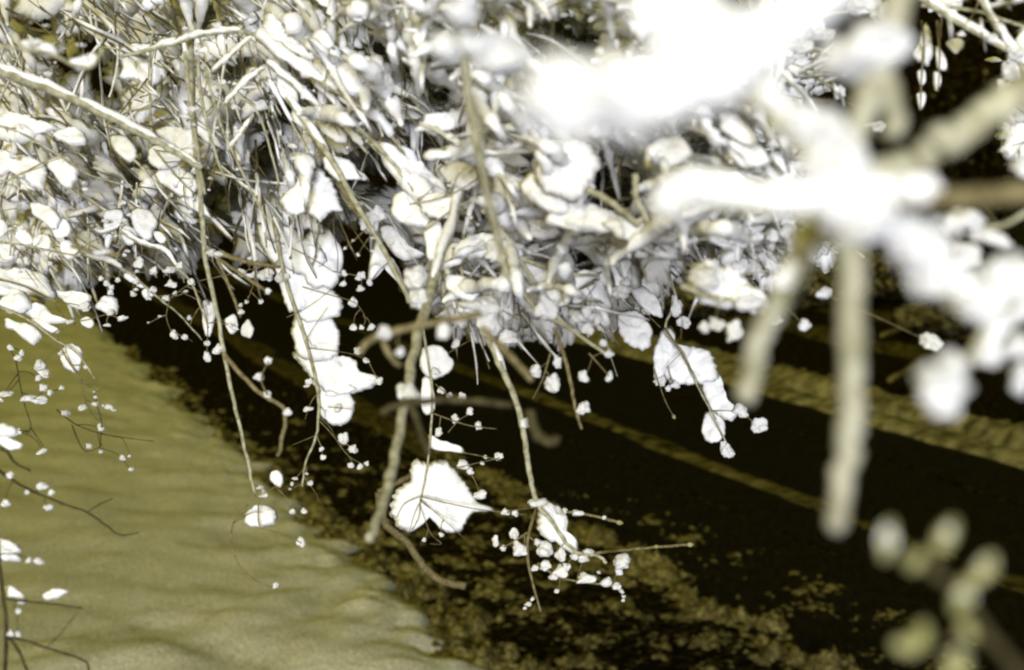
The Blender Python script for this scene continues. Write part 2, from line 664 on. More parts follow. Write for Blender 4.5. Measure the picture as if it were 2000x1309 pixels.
def crust(name, u0f, u1f, v0, v1, h, thr, seed, mat, s1=2.2, s2=6.5, fade=0.0, ff=.3, dv=.036):
    """broken crust of snow: only the peaks of a rough height field stand above the ground"""
    vs = steps(v0, v1, dv, 1.004)
    n = max(10, int((u1f(v0) - u0f(v0)) / .028))

    def fn(s, v):
        u = u0f(v) + (u1f(v) - u0f(v)) * s
        e = min(1, s / ff, (1 - s) / ff)
        q = fb(u, v, s1, seed) + .75 * fb(u, v, s2, seed + 3) + .6 * fb(u, v, 19, seed + 5) + .3 * fb(u, v, 40, seed + 7)
        return UVW(u, v, h * (q * 1.5 - thr - (1 - e) * 1.1 - fade * max(0, v - 13)) + .004)
    return heightfield(name, [i / n for i in range(n + 1)], vs, fn, mat)


crust("snow_edge_crust", lambda v: edge(v) - .35, lambda v: edge(v) + (.72 if v < 14 else max(.22, .72 - (v - 14) * .08)), 6.5, 30, .11, -.18, 41, SNOW_D, s1=3.4, s2=9, ff=.38)
crust("gutter_slush", lambda v: 4.3, lambda v: 6.5, 6.5, 24, .045, .42, 43, SNOW_D, s1=2.6, s2=13, fade=.07, ff=.15)
crust("road_slush", lambda v: 6.3, lambda v: 8.1, 6.5, 15, .03, .62, 45, SNOW_D, s1=2.4, s2=12, fade=.12, ff=.3)


def ridge_strip(name, uc, width, height, v0, v1, amp, seed, mat, rib=0.0, du=.04, vgrow=1.012, dv=.05, wander=.25,
                brk=0.0, label=None, kind='structure'):
    vs = steps(v0, v1, dv, vgrow)
    n = max(6, int(width / du))
    us = [i / n for i in range(n + 1)]

    def fn(s, v):
        c = uc(v) + wander * fb(v, seed, .35)
        wd = width * (1 + .35 * fb(v, seed, 1.1, 2) + .22 * fb(v, seed, 3.5, 4))
        u = c + (s - .5) * wd
        prof = max(0, 1 - abs(2 * s - 1) ** 2.5)
        h = height * prof * (1 + amp * fb(u, v, 3.2, seed) + amp * .6 * fb(u, v, 8, seed))
        if rib:
            h += rib * prof * (noise.noise(Vector((u * .9 + v * .35, v * 3.3 - u * .8, seed))) + .5 * noise.noise(Vector((u * 2.5, v * 7, seed))))
        h -= brk * max(0, fb(v, seed, 1.7, 9) + .1) * height * 3
        return UVW(u, v, h if prof > 0 else -.02)
    return heightfield(name, us, vs, fn, mat, kind)


crust("snow_windrow", lambda v: 6.0 + .25 * fb(v, 3, .35), lambda v: 6.72 + .25 * fb(v, 3, .35), 6.5, 18, .085, -.42, 3, SNOW_D, fade=.08, ff=.45)
ridge_strip("slush_streak", lambda v: 6.35, .7, .04, 17.3, 60, .9, 3, SOIL_B, brk=.3)
ridge_strip("slush_band", lambda v: 9.35, .42, .035, 13.2, 22, .8, 6, SLUSH, wander=.1, brk=.22)
ridge_strip("slush_band", lambda v: 9.35, .36, .03, 8, 13.3, .8, 6, SOIL_B, wander=.1, brk=.5)
ridge_strip("slush_band", lambda v: 9.35, .5, .03, 22, 70, .8, 6, SOIL_B, wander=.1, brk=.3)
ridge_strip("slush_line", lambda v: 8.35, .12, .012, 9, 60, .8, 12, SOIL, wander=.1, brk=.5)
ridge_strip("slush_track", lambda v: 11.6, .22, .014, 9, 60, .8, 17, SOIL, wander=.12, brk=.5)
ridge_strip("kerb_snow", lambda v: 13.2, .62, .12, 9, 36, .3, 8, SNOW_K, wander=.06)
ridge_strip("snow_bank", lambda v: 14.0, .85, .24, 9, 36, .4, 9, SNOW_K, rib=.13, du=.07, dv=.06, wander=.15)

# ------------------------------------------------------------------ beyond the street
def box(V, Fc, x0, x1, y0, y1, z0, z1):
    b = len(V)
    V += [Vector(p) for p in ((x0, y0, z0), (x1, y0, z0), (x1, y1, z0), (x0, y1, z0),
                              (x0, y0, z1), (x1, y0, z1), (x1, y1, z1), (x0, y1, z1))]
    for f in ((0, 3, 2, 1), (4, 5, 6, 7), (0, 1, 5, 4), (1, 2, 6, 5), (2, 3, 7, 6), (3, 0, 4, 7)):
        Fc.append(tuple(b + i for i in f))


def building(name, label, x0, x1, y, h, winrows):
    r = empty(name, (x0, y, 0))
    tag(r, label, "building")
    V, Fc = [], []
    box(V, Fc, 0, x1 - x0, 0, 12, 0, h)
    obj("wall", V, Fc, WALL, r, smooth=False)
    V, Fc = [], []
    box(V, Fc, -.5, x1 - x0 + .5, -.5, 12.5, h, h + .35)
    obj("roof", V, Fc, WALL, r, smooth=False)
    for z in winrows:
        x = 1.5
        while x < x1 - x0 - 2:
            V, Fc = [], []
            box(V, Fc, x, x + 1.2, -.06, .05, z, z + 1.6)
            wn = obj("window", V, Fc, WALL, r, smooth=False)
            V, Fc = [], []
            box(V, Fc, x + .1, x + .56, -.075, .04, z + .1, z + 1.5)
            box(V, Fc, x + .64, x + 1.1, -.075, .04, z + .1, z + 1.5)
            obj("pane", V, Fc, GLASS, wn, smooth=False)
            x += 4.2
    return r


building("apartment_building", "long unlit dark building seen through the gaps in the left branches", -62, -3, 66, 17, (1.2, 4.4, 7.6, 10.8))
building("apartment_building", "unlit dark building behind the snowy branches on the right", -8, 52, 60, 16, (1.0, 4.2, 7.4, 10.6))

# board fence at the right edge
r = empty("board_fence", (13.2, 47, 0))
tag(r, "dark fence of upright boards at the right edge beyond the snowy twigs", "fence")
for k in range(26):
    V, Fc = [], []
    box(V, Fc, k * .2, k * .2 + .13, 0, .04, .1, 3.0 + .03 * math.sin(k * 3.1))
    obj("board", V, Fc, BARK_D, r, smooth=False)
for z in (.7, 2.3):
    V, Fc = [], []
    box(V, Fc, -.1, 5.3, .043, .12, z, z + .12)
    obj("rail", V, Fc, BARK_D, r, smooth=False)


def leafy(name, label, cat, cx, cy, rad, h, n, snow=.0, seed=0, trunk=.3):
    rg = random.Random(seed)
    r = empty(name, (cx, cy, 0))
    tag(r, label, cat)
    V, Fc = tube([Vector((0, 0, z)) for z in (0, h * .3, h * .7, h * .95)], [trunk, trunk * .8, trunk * .5, .03], 8)
    obj("trunk", V, Fc, BARK_D, r)
    lv, sv, ls, ss = [], [], 0, 0
    Vl, Vs_ = [], []
    for k in range(n):
        t = rg.random() ** .8
        z = h * (.05 + .95 * t)
        R = rad * math.sin(math.pi * min(1, .12 + .80 * t) ) ** .55 * (1 + .15 * noise.noise(Vector((t * 4, seed, 0))))
        a = rg.uniform(0, 2 * math.pi)
        rr = R * rg.uniform(.72, 1.03) * (1 + .10 * noise.noise(Vector((math.cos(a) * 2, math.sin(a) * 2, z))))
        c = Vector((rr * math.cos(a), rr * math.sin(a), z))
        s = rg.uniform(.05, .13)
        d1 = Vector((rg.gauss(0, 1), rg.gauss(0, 1), rg.gauss(0, 1))).normalized() * s
        d2 = d1.cross(Vector((rg.gauss(0, 1), rg.gauss(0, 1), rg.gauss(0, 1)))).normalized() * s * .7
        q = [c + d1, c + d2, c - d1, c - d2]
        if rg.random() < snow:
            Vs_ += [p + Vector((0, 0, s * .3)) for p in q]
        else:
            Vl += q
    A = np.array(Vl + Vs_)
    np_obj("crown", A, np.arange(len(A)).reshape(-1, 4), [LEAF, SNOW_K],
           np.array([0] * (len(Vl) // 4) + [1] * (len(Vs_) // 4)), parent=r, smooth=False)
    return r


leafy("evergreen_tree", "tall dark rounded evergreen rimmed with snow behind the blurred twigs at upper right", "tree", 12.6, 41, 1.55, 6.3, 9000, .05, 3)
leafy("evergreen_tree", "dark evergreen half hidden at the top right corner above the board fence", "tree", 17.0, 49, 2.0, 11, 6000, .04, 4)
for i, (x, y, R, h, lb) in enumerate([
        (8.0, 37, 1.3, 1.0, "low snow-dusted shrub left of the blurred hanging twig beyond the snow bank"),
        (10.6, 39, 1.5, 1.2, "low snow-dusted shrub right of the blurred hanging twig beyond the snow bank"),
        (9.4, 31.5, .9, .6, "smallest snow-dusted shrub just behind the ribbed snow bank"),
        (4.6, 35, 1.3, .8, "low shrub behind the snow bank under the middle branches")]):
    leafy("low_shrub", lb, "shrub", x, y, R, h, 2600, .6, 20 + i, .05)
ridge_strip("snow_patch", lambda v: 18.6, 1.5, .10, 20, 60, .9, 31, SOIL_B, du=.12, dv=.12, wander=.8, brk=.2)
ridge_strip("snow_strip", lambda v: 21.6, 1.2, .10, 20, 60, .9, 33, SOIL_B, du=.12, dv=.12, wander=.8, brk=.25)
for (a, b, lb) in [((1722, 655), (1835, 618), "upper fallen rail dusted with snow beyond the bank"),
                   ((1738, 742), (1835, 690), "lower sloping rail dusted with snow just behind the bank")]:
    p, q = G(*a, .25), G(*b, .25)
    V, Fc = tube([p.lerp(q, i / 6) - p for i in range(7)], [.055] * 7, 8, .3)
    o = obj("fallen_rail", V, Fc, SNOW_D)
    o.location = p
    tag(o, lb, "rail")

# ------------------------------------------------------------------ the mass of snowy twigs nobody could count
MASK = [(0, 215), (60, 180), (230, 250), (300, 130), (300, 0), (1300, -20), (1500, -20), (1560, 120), (1640, 160),
        (1560, 300), (1600, 460), (1520, 480), (1320, 500), (1230, 520), (1200, 590), (1060, 615), (880, 600), (850, 470), (780, 420), (680, 400),
        (660, 440), (500, 455), (430, 430), (330, 480), (230, 460), (160, 505), (0, 505)]
GAPS = [(60, 40, 75, 45), (150, 120, 75, 60), (220, 150, 30, 85), (345, 170, 30, 20), (570, 222, 26, 42), (430, 385, 42, 42),
        (760, 355, 62, 50), (700, 330, 30, 40), (835, 305, 26, 34), (868, 188, 38, 22), (1130, 78, 62, 58), (1065, 92, 24, 24), (900, 20, 24, 20),
        (960, 48, 22, 18), (1440, 30, 48, 62), (1580, 205, 62, 44), (1655, 30, 45, 25), (1190, 398, 48, 20),
        (1160, 330, 16, 22), (1010, 322, 55, 18), (1372, 308, 32, 24), (1490, 290, 18, 34), (260, 290, 20, 55),
        (40, 425, 34, 28), (520, 300, 18, 60), (640, 330, 20, 24), (630, 170, 36, 16), (745, 105, 22, 26), (480, 125, 22, 10), (1240, 380, 22, 34),
        (960, 520, 22, 18), (1140, 500, 28, 26), (900, 445, 26, 20), (325, 330, 10, 50), (940, 435, 22, 22), (660, 470, 40, 40), (330, 70, 35, 45), (400, 30, 30, 30)]


def inside(x, y):
    c, j = False, len(MASK) - 1
    for i in range(len(MASK)):
        xi, yi = MASK[i]; xj, yj = MASK[j]
        if (yi > y) != (yj > y) and x < (xj - xi) * (y - yi) / (yj - yi) + xi:
            c = not c
        j = i
    return c


def clear(x, y, m=0.0, k=1.0):
    for (a, b, c, d) in GAPS:
        if ((x - a) / (c * k + m)) ** 2 + ((y - b) / (d * k + m)) ** 2 < 1:
            return False
    return True


def base_depth(x, y):
    # the tree reaches towards the camera at upper right
    return 3.7 - 1.65 * max(0, min(1, (x - 100) / 1200)) + .5 * (y - 300) / 500


def flow(x, y, rg):
    q = rg.random()
    if q < .62:
        a = math.atan2(y + 90, x - 380) if x > 440 else math.radians(34)
        if x > 900: a = math.radians(rg.choice((18, 40, -22)))
        return a + rg.uniform(-.22, .22)
    if q < .8:
        return math.radians(82) + rg.uniform(-.2, .2)
    return math.radians(rg.choice((-30, 5, 120))) + rg.uniform(-.3, .3)


class Mass:
    def __init__(s):
        s.V, s.F, s.M = [], [], []

    def add(s, V, Fc, m):
        o = len(s.V)
        s.V += [tuple(v) for v in V]
        s.F += [tuple(i + o for i in f) for f in Fc]
        s.M += [m] * len(Fc)

    def build(s, name, label, cat):
        me = bpy.data.meshes.new(name)
        me.from_pydata(s.V, [], s.F)
        me.materials.append(SNOW); me.materials.append(BARK); me.materials.append(BARK_T)
        me.polygons.foreach_set("material_index", s.M)
        me.shade_smooth()
        o = bpy.data.objects.new(name, me)
        COL.objects.link(o)
        return tag(o, label, cat, kind='stuff')


def fill(x0, x1, seed, nslab, ntwig, name, label, near=.9, far=1.75, soft=0):
    rg = random.Random(seed)
    m = Mass()
    k = 0
    tries = 0
    while k < nslab and tries < nslab * 30:
        tries += 1
        x, y = rg.uniform(x0, x1), rg.uniform(-60, 620)
        rx = rg.uniform(14, 60)
        ry = rx * rg.uniform(.2, .55)
        if not inside(x, max(y, 1)) or not clear(x, y, rx * .6): continue
        ang = math.degrees(flow(x, y, rg))
        d = base_depth(x, y) * (near + (far - near) * rg.random() ** 1.2)
        V, Fc = slab_geo(ell(x, y, rx, ry, ang, rng=rg, irr=.3), d, rg, thick=.34, jag=.11, tilt=rg.uniform(.1, 1.1), K=4, step=5)
        m.add(V, Fc, 0)
        k += 1
    k = tries = 0
    while k < nslab * 1.0 and tries < nslab * 20:
        tries += 1
        x, y = rg.uniform(x0, x1), rg.uniform(-60, 600)
        rx = rg.uniform(36, 88)
        ry = rx * rg.uniform(.4, .7)
        if not inside(x, max(y, 1)) or not clear(x, y, rx * .38): continue
        d = base_depth(x, y) * rg.uniform(1.25, 2.0)
        V, Fc = slab_geo(ell(x, y, rx, ry, rg.uniform(0, 180), rng=rg, irr=.35), d, rg, thick=.25, jag=.11, tilt=rg.uniform(.1, .7), K=4, step=5)
        m.add(V, Fc, 0)
        k += 1
    # twigs caked with snow, running with the fall of the branches
    for k in range(soft):
        for _ in range(40):
            x, y = rg.uniform(x0, x1), rg.uniform(-60, 600)
            if inside(x, max(y, 1)) and clear(x, y, 6): break
        L = rg.uniform(70, 240)
        wd = rg.uniform(9, 30) * (1 if x < 560 else 1.15)
        d = base_depth(x, y) * rg.uniform(.72 if x > 560 else .9, 1.35)
        ang = flow(x, y, rg)
        cx, cy = x - math.cos(ang) * L / 2, y - math.sin(ang) * L / 2
        pts, ok = [], 0
        for j in range(7):
            pts.append(P(cx, cy, d * (1 + .03 * math.sin(j + k))))
            ang += rg.uniform(-.17, .17) + .10 * math.cos(ang)
            cx += math.cos(ang) * L / 6; cy += math.sin(ang) * L / 6
            if not clear(cx, cy, 4) or not inside(cx, max(cy, 1)): ok += 1
        if ok > 1: continue
        path = catmull(pts, 4)
        n = len(path)
        sd_ = rg.random() * 60
        rr = [wd * .5 * d / F * max(.07, math.sin(math.pi * (j + .5) / n)) ** .6 * (1 + .8 * noise.noise(Vector((j * .33, sd_, 1)))) for j in range(n)]
        V, Fc = tube([p + Vector((0, 0, r * .7)) for p, r in zip(path, rr)], rr, 9, .5, sd_)
        m.add(V, Fc, 0)
        V, Fc = tube(path, [1.6 * d / F] * n, 5)
        m.add(V, Fc, 1)
    for k in range(ntwig):
        for _ in range(30):
            x, y = rg.uniform(x0, x1), rg.uniform(-40, 600)
            if inside(x, max(y, 1)) and clear(x, y, 0): break
        ang = flow(x, y, rg)
        L = rg.uniform(40, 190)
        d = base_depth(x, y) * rg.uniform(.84, 1.12)
        pts = []
        cx, cy = x, y
        ok = True
        for j in range(6):
            pts.append(P(cx, cy, d * (1 + .02 * math.sin(j + k))))
            ang += rg.uniform(-.22, .22) + .06 * math.cos(ang)
            cx += math.cos(ang) * L / 5; cy += math.sin(ang) * L / 5
            if not clear(cx, cy, -8): ok = False
        if not ok and rg.random() < .8: continue
        wd = rg.choice((2, 2.5, 3, 4, 6)) * rg.uniform(.8, 1.2)
        r = wd * .5 * d / F
        V, Fc = tube(catmull(pts, 2), [r * (1 - .04 * j) for j in range(11)], 5)
        m.add(V, Fc, rg.choice((1, 2, 2)))
        if rg.random() < .55:
            rr = [(wd * .9 + 5 * rg.random()) * .5 * d / F * math.sin(math.pi * (j + .5) / 11) ** .5 for j in range(11)]
            seg = [p + Vector((0, 0, a * .8 + r)) for p, a in zip(catmull(pts, 2), rr)]
            V, Fc = tube(seg, rr, 7, .5, rg.random() * 40)
            m.add(V, Fc, 0)
    return m.build(name, label, "twig thicket")


fill(-60, 520, 11, 800, 480, "snowy_thicket", "tangled mass of small snow-covered twigs filling the upper left", soft=300)
MASK_MAIN, MASK = MASK, [(-60, -60), (320, -60), (330, 120), (240, 260), (60, 190), (-60, 230)]
GAPS_MAIN, GAPS = GAPS, [(60, 40, 38, 26), (150, 135, 50, 34), (222, 170, 22, 62), (110, 180, 40, 16), (345, 170, 30, 20), (180, 60, 14, 40)]
fill(-60, 330, 14, 70, 130, "snowy_thicket", "thinner dim tangle of snowy twigs with dark holes in the top left corner", near=1.25, far=1.9, soft=60)
MASK = [(1780, -60), (2060, -60), (2060, 330), (1960, 300), (1930, 120), (1860, 60), (1780, 40)]
GAPS = [(1890, 110, 40, 34), (1960, 30, 14, 40), (1925, 230, 30, 40)]
fill(1760, 2060, 15, 8, 30, "snowy_thicket", "sparse tangle of snowy twigs in the top right corner", near=1.2, far=1.8, soft=6)
MASK, GAPS = MASK_MAIN, GAPS_MAIN
fill(520, 1020, 12, 1250, 700, "snowy_thicket", "dense tangle of fine snow-covered twigs filling the top middle", soft=520)
fill(1020, 1660, 13, 1150, 420, "snowy_thicket", "thick tangle of snow-heaped twigs behind the big blurred boughs", soft=430)
# ------------------------------------------------------------------ big blurred boughs close to the camera
NB = "blurred boughs close to the camera"
branch("huge white out-of-focus bough sweeping from the top edge down to the picture's middle",
       [([(1720, -90), (1600, 30), (1480, 120), (1340, 195), (1180, 235), (1020, 215)], 34, 22)], .41, gx=.05, gy=0,
       ridge=[(0, 0, .55, 110), (0, .35, .80, 150), (0, .6, 1, 125)],
       balls=[(1180, 215, 105, 62), (1060, 205, 75, 45), (1300, 190, 80, 50), (1400, 130, 60, 45), (1250, 235, 75, 45), (1110, 250, 60, 36)],
       slabs=[(1330, 40, 115, 62, 18)], seed=1, group=NB)
branch("round white blurred snow blobs on a twig just left of the huge bough",
       [([(880, -60), (885, 40), (905, 110), (930, 230), (950, 360), (975, 480)], 20, 12)], .80, gx=0, gy=.4,
       balls=[(975, 112, 50, 46), (868, 98, 34, 30), (925, 88, 30, 26), (905, 25, 26, 40)], seed=2, group=NB, auto=6, alen=120)
branch("white blurred cluster at the centre right where seven twigs meet",
       [([(1655, 400), (1662, 520), (1663, 660), (1662, 800), (1650, 920), (1630, 1030)], 58, 44)], .62, gx=.02, gy=.02,
       balls=[(1665, 390, 78, 70), (1612, 275, 56, 50), (1640, 330, 64, 56), (1672, 445, 58, 50), (1565, 245, 48, 34)],
       ridge=[(0, .0, .12, 70)], seed=3, group=NB, rough=.03, bark=FROST)
branch("pale blurred side twig running left from the white cluster with thick snow on it",
       [([(1655, 415), (1560, 412), (1450, 402), (1360, 392), (1285, 395)], 34, 26)], .62, gx=.02, gy=0,
       ridge=[(0, 0, .5, 58), (0, .4, 1, 66)], balls=[(1345, 372, 46, 30), (1300, 405, 34, 26)], seed=4, group=NB)
branch("stubby blurred twig running right from the white cluster, snowy half and olive half",
       [([(1665, 388), (1760, 390), (1850, 385), (1930, 382), (2040, 372)], 42, 36)], .62, gx=.02, gy=0, bark=BARK_T,
       ridge=[(0, 0, .48, 46)], balls=[(1745, 378, 44, 24), (1800, 385, 34, 22)], seed=5, group=NB)
branch("broad grey blurred twig slanting up from the white cluster to the right edge",
       [([(1670, 360), (1760, 325), (1850, 275), (1950, 210), (2060, 150)], 62, 70)], .7, gx=.02, gy=0, bark=BARK,
       seed=6, group=NB)
branch("wide grey blurred fork rising from the white cluster to the top edge",
       [([(1645, 300), (1690, 200), (1730, 100), (1775, -60)], 52, 62), ([(1715, 130), (1745, 200), (1748, 268)], 46, 44)], .64, gx=.02, gy=0,
       balls=[(1690, 108, 86, 50), (1640, 118, 44, 34), (1735, 85, 40, 36)], ridge=[(0, .55, 1, 40)], seed=7, group=NB, bark=FROST, rough=.05)
branch("blurred twig falling left below the white cluster with a snowy elbow",
       [([(1625, 440), (1575, 480), (1540, 560), (1505, 620), (1480, 690), (1450, 790)], 58, 40)], .72, gx=.02, gy=0,
       balls=[(1560, 470, 18, 26), (1575, 500, 24, 24)], ridge=[(0, .1, .6, 44)], seed=8, group=NB, bark=FROST, rough=.05)
branch("short blurred twig crossing from the huge bough down to the white cluster",
       [([(1470, 190), (1530, 240), (1590, 300), (1650, 380)], 44, 46)], .62, gx=.02, gy=0,
       ridge=[(0, 0, 1, 56)], balls=[(1500, 200, 34, 26)], seed=9, group=NB)
branch("big white blurred lump right of the hanging twig thinning down to the right",
       [([(1730, 420), (1790, 490), (1850, 560), (1900, 610), (1960, 590), (2040, 540)], 40, 40)], .64, gx=.02, gy=0,
       balls=[(1790, 485, 66, 62), (1830, 545, 50, 50), (1765, 460, 50, 46), (1885, 590, 50, 40), (1965, 555, 58, 42), (1930, 620, 40, 26)],
       ridge=[(0, .1, .6, 60), (0, .5, 1, 56)], seed=10, group=NB)
branch("heart-shaped white blurred snow blob hanging low at the right",
       [([(1930, 640), (1900, 690), (1860, 740), (1835, 780)], 18, 12)], .62, gx=0, gy=0,
       balls=[(1835, 760, 50, 44), (1862, 720, 28, 34), (1845, 795, 34, 26)], seed=11, group=NB)
branch("blurred snow blobs at the right edge below the crossing twigs",
       [([(2030, 600), (1960, 640), (1920, 690), (1900, 690)], 20, 12), ([(2040, 680), (1996, 720), (1990, 760)], 18, 12)], .75, gx=0, gy=0,
       balls=[(1925, 690, 25, 32), (1992, 745, 18, 36), (1985, 680, 30, 26), (1990, 525, 50, 26), (1960, 620, 34, 24)], seed=12, group=NB,
       ridge=[(0, 0, .7, 34)])
branch("blurred drooping snow lumps right of the big white lump near the right edge",
       [([(2050, 380), (1960, 440), (1890, 440), (1860, 410)], 10, 8)], 1.1, gx=0, gy=0,
       balls=[(1885, 430, 34, 22), (1930, 468, 42, 15), (1890, 500, 24, 28), (1993, 330, 16, 20), (1860, 440, 22, 18)], seed=13, group=NB, auto=4, tw=3)
branch("forked dark twig with pale swollen buds in the bottom right corner",
       [([(2090, 1400), (1980, 1300), (1900, 1200), (1830, 1120), (1780, 1095), (1740, 1080)], 26, 17),
        ([(1815, 1115), (1835, 1080), (1852, 1040)], 14, 12), ([(1905, 1205), (1880, 1150), (1900, 1120), (1930, 1100)], 16, 12),
        ([(1935, 1255), (1890, 1240), (1810, 1262), (1780, 1240)], 14, 12)], .52, gx=0, gy=0, bark=BARK_D,
       buds=[(1733, 1055, 16, 40, 100), (1788, 1095, 17, 24, 125), (1846, 1047, 20, 38, -60), (1921, 1112, 19, 36, -55),
             (1878, 1165, 21, 38, -70), (1888, 1233, 16, 24, 60), (1795, 1246, 19, 36, -68), (1765, 1262, 18, 24, 20), (1866, 1300, 26, 34, -70)],
       balls=[(1734, 1055, 16, 21), (1848, 1045, 16, 21), (1924, 1108, 16, 20), (1880, 1163, 17, 20), (1796, 1244, 16, 22), (1868, 1296, 22, 24)],
       seed=14, group=NB)

# ------------------------------------------------------------------ hanging stems
HS = "bare stems hanging out of the snowy tangle"
branch("long thin pale stem hanging almost straight down at the left over the snow edge",
       [([(372, 60), (376, 200), (385, 310), (394, 420), (402, 510), (424, 610), (440, 700), (460, 800), (484, 905), (497, 965)], 13, 6)],
       2.5, seed=20, group=HS, gx=0, gy=.05, balls=[(425, 683, 9, 10)], auto=3, alen=45)
branch("fine curled twig over the snow field with one round snow clump on it",
       [([(497, 965), (480, 990), (456, 1022), (452, 1065), (470, 1108), (500, 1135), (538, 1150)], 4.2, 2.6)], 2.5, bark=BARK_T,
       twigs=[([(505, 975), (506, 1025), (530, 1037), (560, 1046)], 3.5), ([(456, 1022), (490, 1003), (515, 1000)], 2.6), ([(495, 970), (515, 965), (538, 950)], 2.5), ([(560, 1046), (590, 1062)], 2)],
       slabs=[[(482, 1000), (505, 985), (532, 992), (542, 1010), (530, 1028), (500, 1030), (478, 1018)], [(530, 922), (545, 918), (553, 935), (550, 952), (538, 948), (527, 937)]],
       balls=[(516, 967, 8, 6), (571, 1000, 5.5), (594, 999, 6), (588, 1061, 9, 9), (539, 1145, 6)], seed=21, thick=.45)
branch("stem hanging in front of the tall white snow column left of centre",
       [([(535, 430), (556, 540), (585, 630), (607, 700), (622, 780), (618, 850), (598, 900), (590, 950)], 9, 3.5)], 2.9,
       slabs=[[(500, 436), (560, 440), (600, 470), (640, 500), (600, 540), (555, 520), (520, 500)],
              [(600, 455), (640, 445), (668, 480), (670, 520), (655, 560), (610, 560), (585, 520)],
              [(535, 505), (585, 520), (620, 560), (600, 600), (565, 610), (548, 560)],
              [(570, 560), (640, 560), (668, 590), (655, 620), (600, 630), (575, 610)],
              [(575, 615), (640, 612), (664, 645), (662, 690), (630, 705), (590, 700), (570, 660)],
              [(572, 690), (630, 690), (690, 700), (705, 725), (745, 738), (735, 752), (690, 768), (640, 765), (605, 735)],
              [(625, 760), (655, 748), (688, 770), (690, 810), (665, 832), (635, 822), (620, 795)],
              [(605, 740), (650, 740), (700, 760), (640, 775)]],
       twigs=[([(540, 470), (600, 500), (650, 530)], 2.2), ([(605, 420), (615, 480), (618, 505)], 2.5), ([(560, 620), (600, 600), (655, 560)], 2),
              ([(590, 560), (640, 575), (690, 590), (710, 612)], 2.2), ([(600, 680), (680, 690), (720, 705)], 1.8), ([(640, 795), (690, 800)], 2),
              ([(622, 820), (650, 850), (680, 890), (715, 910)], 2.4), ([(618, 850), (570, 870)], 1.6), ([(600, 660), (612, 640), (640, 600)], 2)],
       balls=[(690, 592, 8, 11), (705, 540, 9), (705, 565, 7), (672, 535, 5, 6), (700, 685, 10, 8), (715, 705, 6), (672, 858, 11, 12), (690, 878, 9),
              (660, 800, 8), (703, 912, 6), (716, 906, 5), (685, 910, 6), (560, 540, 6), (545, 545, 7, 10), (740, 745, 8), (706, 640, 5), (670, 555, 6),
              (530, 533, 6), (690, 640, 9, 6), (725, 640, 7)], seed=22, group=HS, gx=0, gy=0, thick=.2, jag=.05, tilt=.3, auto=10, alen=60, adir=(.3, .2))
branch("thick pale blurred stem falling from a snowy node at the middle to the snow edge",
       [([(945, 190), (915, 310), (885, 420), (862, 500), (835, 590), (806, 700), (790, 790), (768, 900), (742, 1000), (722, 1052)], 22, 12)], 2.3,
       balls=[(812, 548, 27, 24), (820, 588, 26, 21), (795, 770, 18, 23), (806, 778, 16, 14)], seed=23, group=HS, gx=0, gy=-.4, rough=.06,
       ridge=[(0, .1, .4, 16)])
branch("dim olive bough below the middle curving off toward the bottom right",
       [([(738, 960), (752, 1020), (798, 1062), (830, 1110), (865, 1135), (912, 1146)], 15, 15), ([(738, 960), (800, 930), (812, 900)], 12, 9)], 4.6, bark=BARK_T, seed=24, gx=0, gy=0)
branch("pale stem bending down right of the middle to a pear-shaped lump of snow",
       [([(930, 590), (950, 650), (985, 730), (1010, 790), (1025, 860), (1035, 930), (1050, 985), (1075, 1015), (1120, 1075), (1165, 1085), (1185, 1100)], 15, 6)], 2.35,
       slabs=[[(1062, 985), (1090, 990), (1107, 1012), (1106, 1040), (1130, 1065), (1120, 1078), (1088, 1062), (1060, 1050), (1048, 1018)]],
       balls=[(935, 600, 40, 22), (915, 608, 22, 16), (953, 632, 18, 30), (1026, 828, 10, 12), (1050, 983, 18, 9), (990, 662, 17, 16), (1095, 1085, 9, 16), (1150, 1078, 12, 5)],
       seed=25, group=HS, gx=0, gy=.08, thick=.5, ridge=[(0, .03, .2, 16)])
branch("fine twig with many small snow knobs around the lowest stem tip at bottom centre",
       [([(1050, 985), (1030, 1060), (1038, 1130), (1056, 1195)], 7, 4), ([(1050, 1100), (1100, 1130), (1180, 1142), (1215, 1150)], 5, 3),
        ([(1030, 1040), (1000, 1060), (975, 1072)], 4, 3)], 2.7, bark=BARK_T,
       balls=[(1015, 1073, 15, 15), (1004, 1045, 8, 12), (968, 1058, 5, 12), (983, 1072, 6), (1063, 1077, 14, 17), (1066, 1107, 12, 10), (1095, 1118, 15, 12),
              (1082, 1128, 8), (1145, 1130, 20, 10), (1184, 1138, 10), (1205, 1147, 8), (1216, 1100, 20, 14), (1140, 1092, 12, 8), (1122, 1088, 8), (1208, 1118, 8),
              (1045, 1110, 7), (1107, 1108, 8), (1088, 1155, 5), (1050, 1060, 7)], seed=26, thick=.4, auto=6, alen=50, group="knobbly fine twigs at the bottom middle")
branch("straight brown twig with a knobbly tip pointing right over the road",
       [([(1050, 992), (1110, 1000), (1160, 1008), (1212, 1022)], 5, 5)], 2.7, bark=BARK_T,
       balls=[(1129, 1003, 15, 6), (1103, 999, 6), (985, 1000, 6), (1005, 1003, 6), (1180, 1012, 4)], buds=[(1210, 1021, 5, 7, 10)], seed=27, group="knobbly fine twigs at the bottom middle")
branch("long bare olive twig pointing right over the black road",
       [([(1160, 1082), (1200, 1076), (1270, 1070), (1350, 1064)], 6, 5)], 2.9, bark=BARK_T, buds=[(1348, 1064, 5, 7, 0), (1282, 1068, 4, 6, 0)], seed=28)
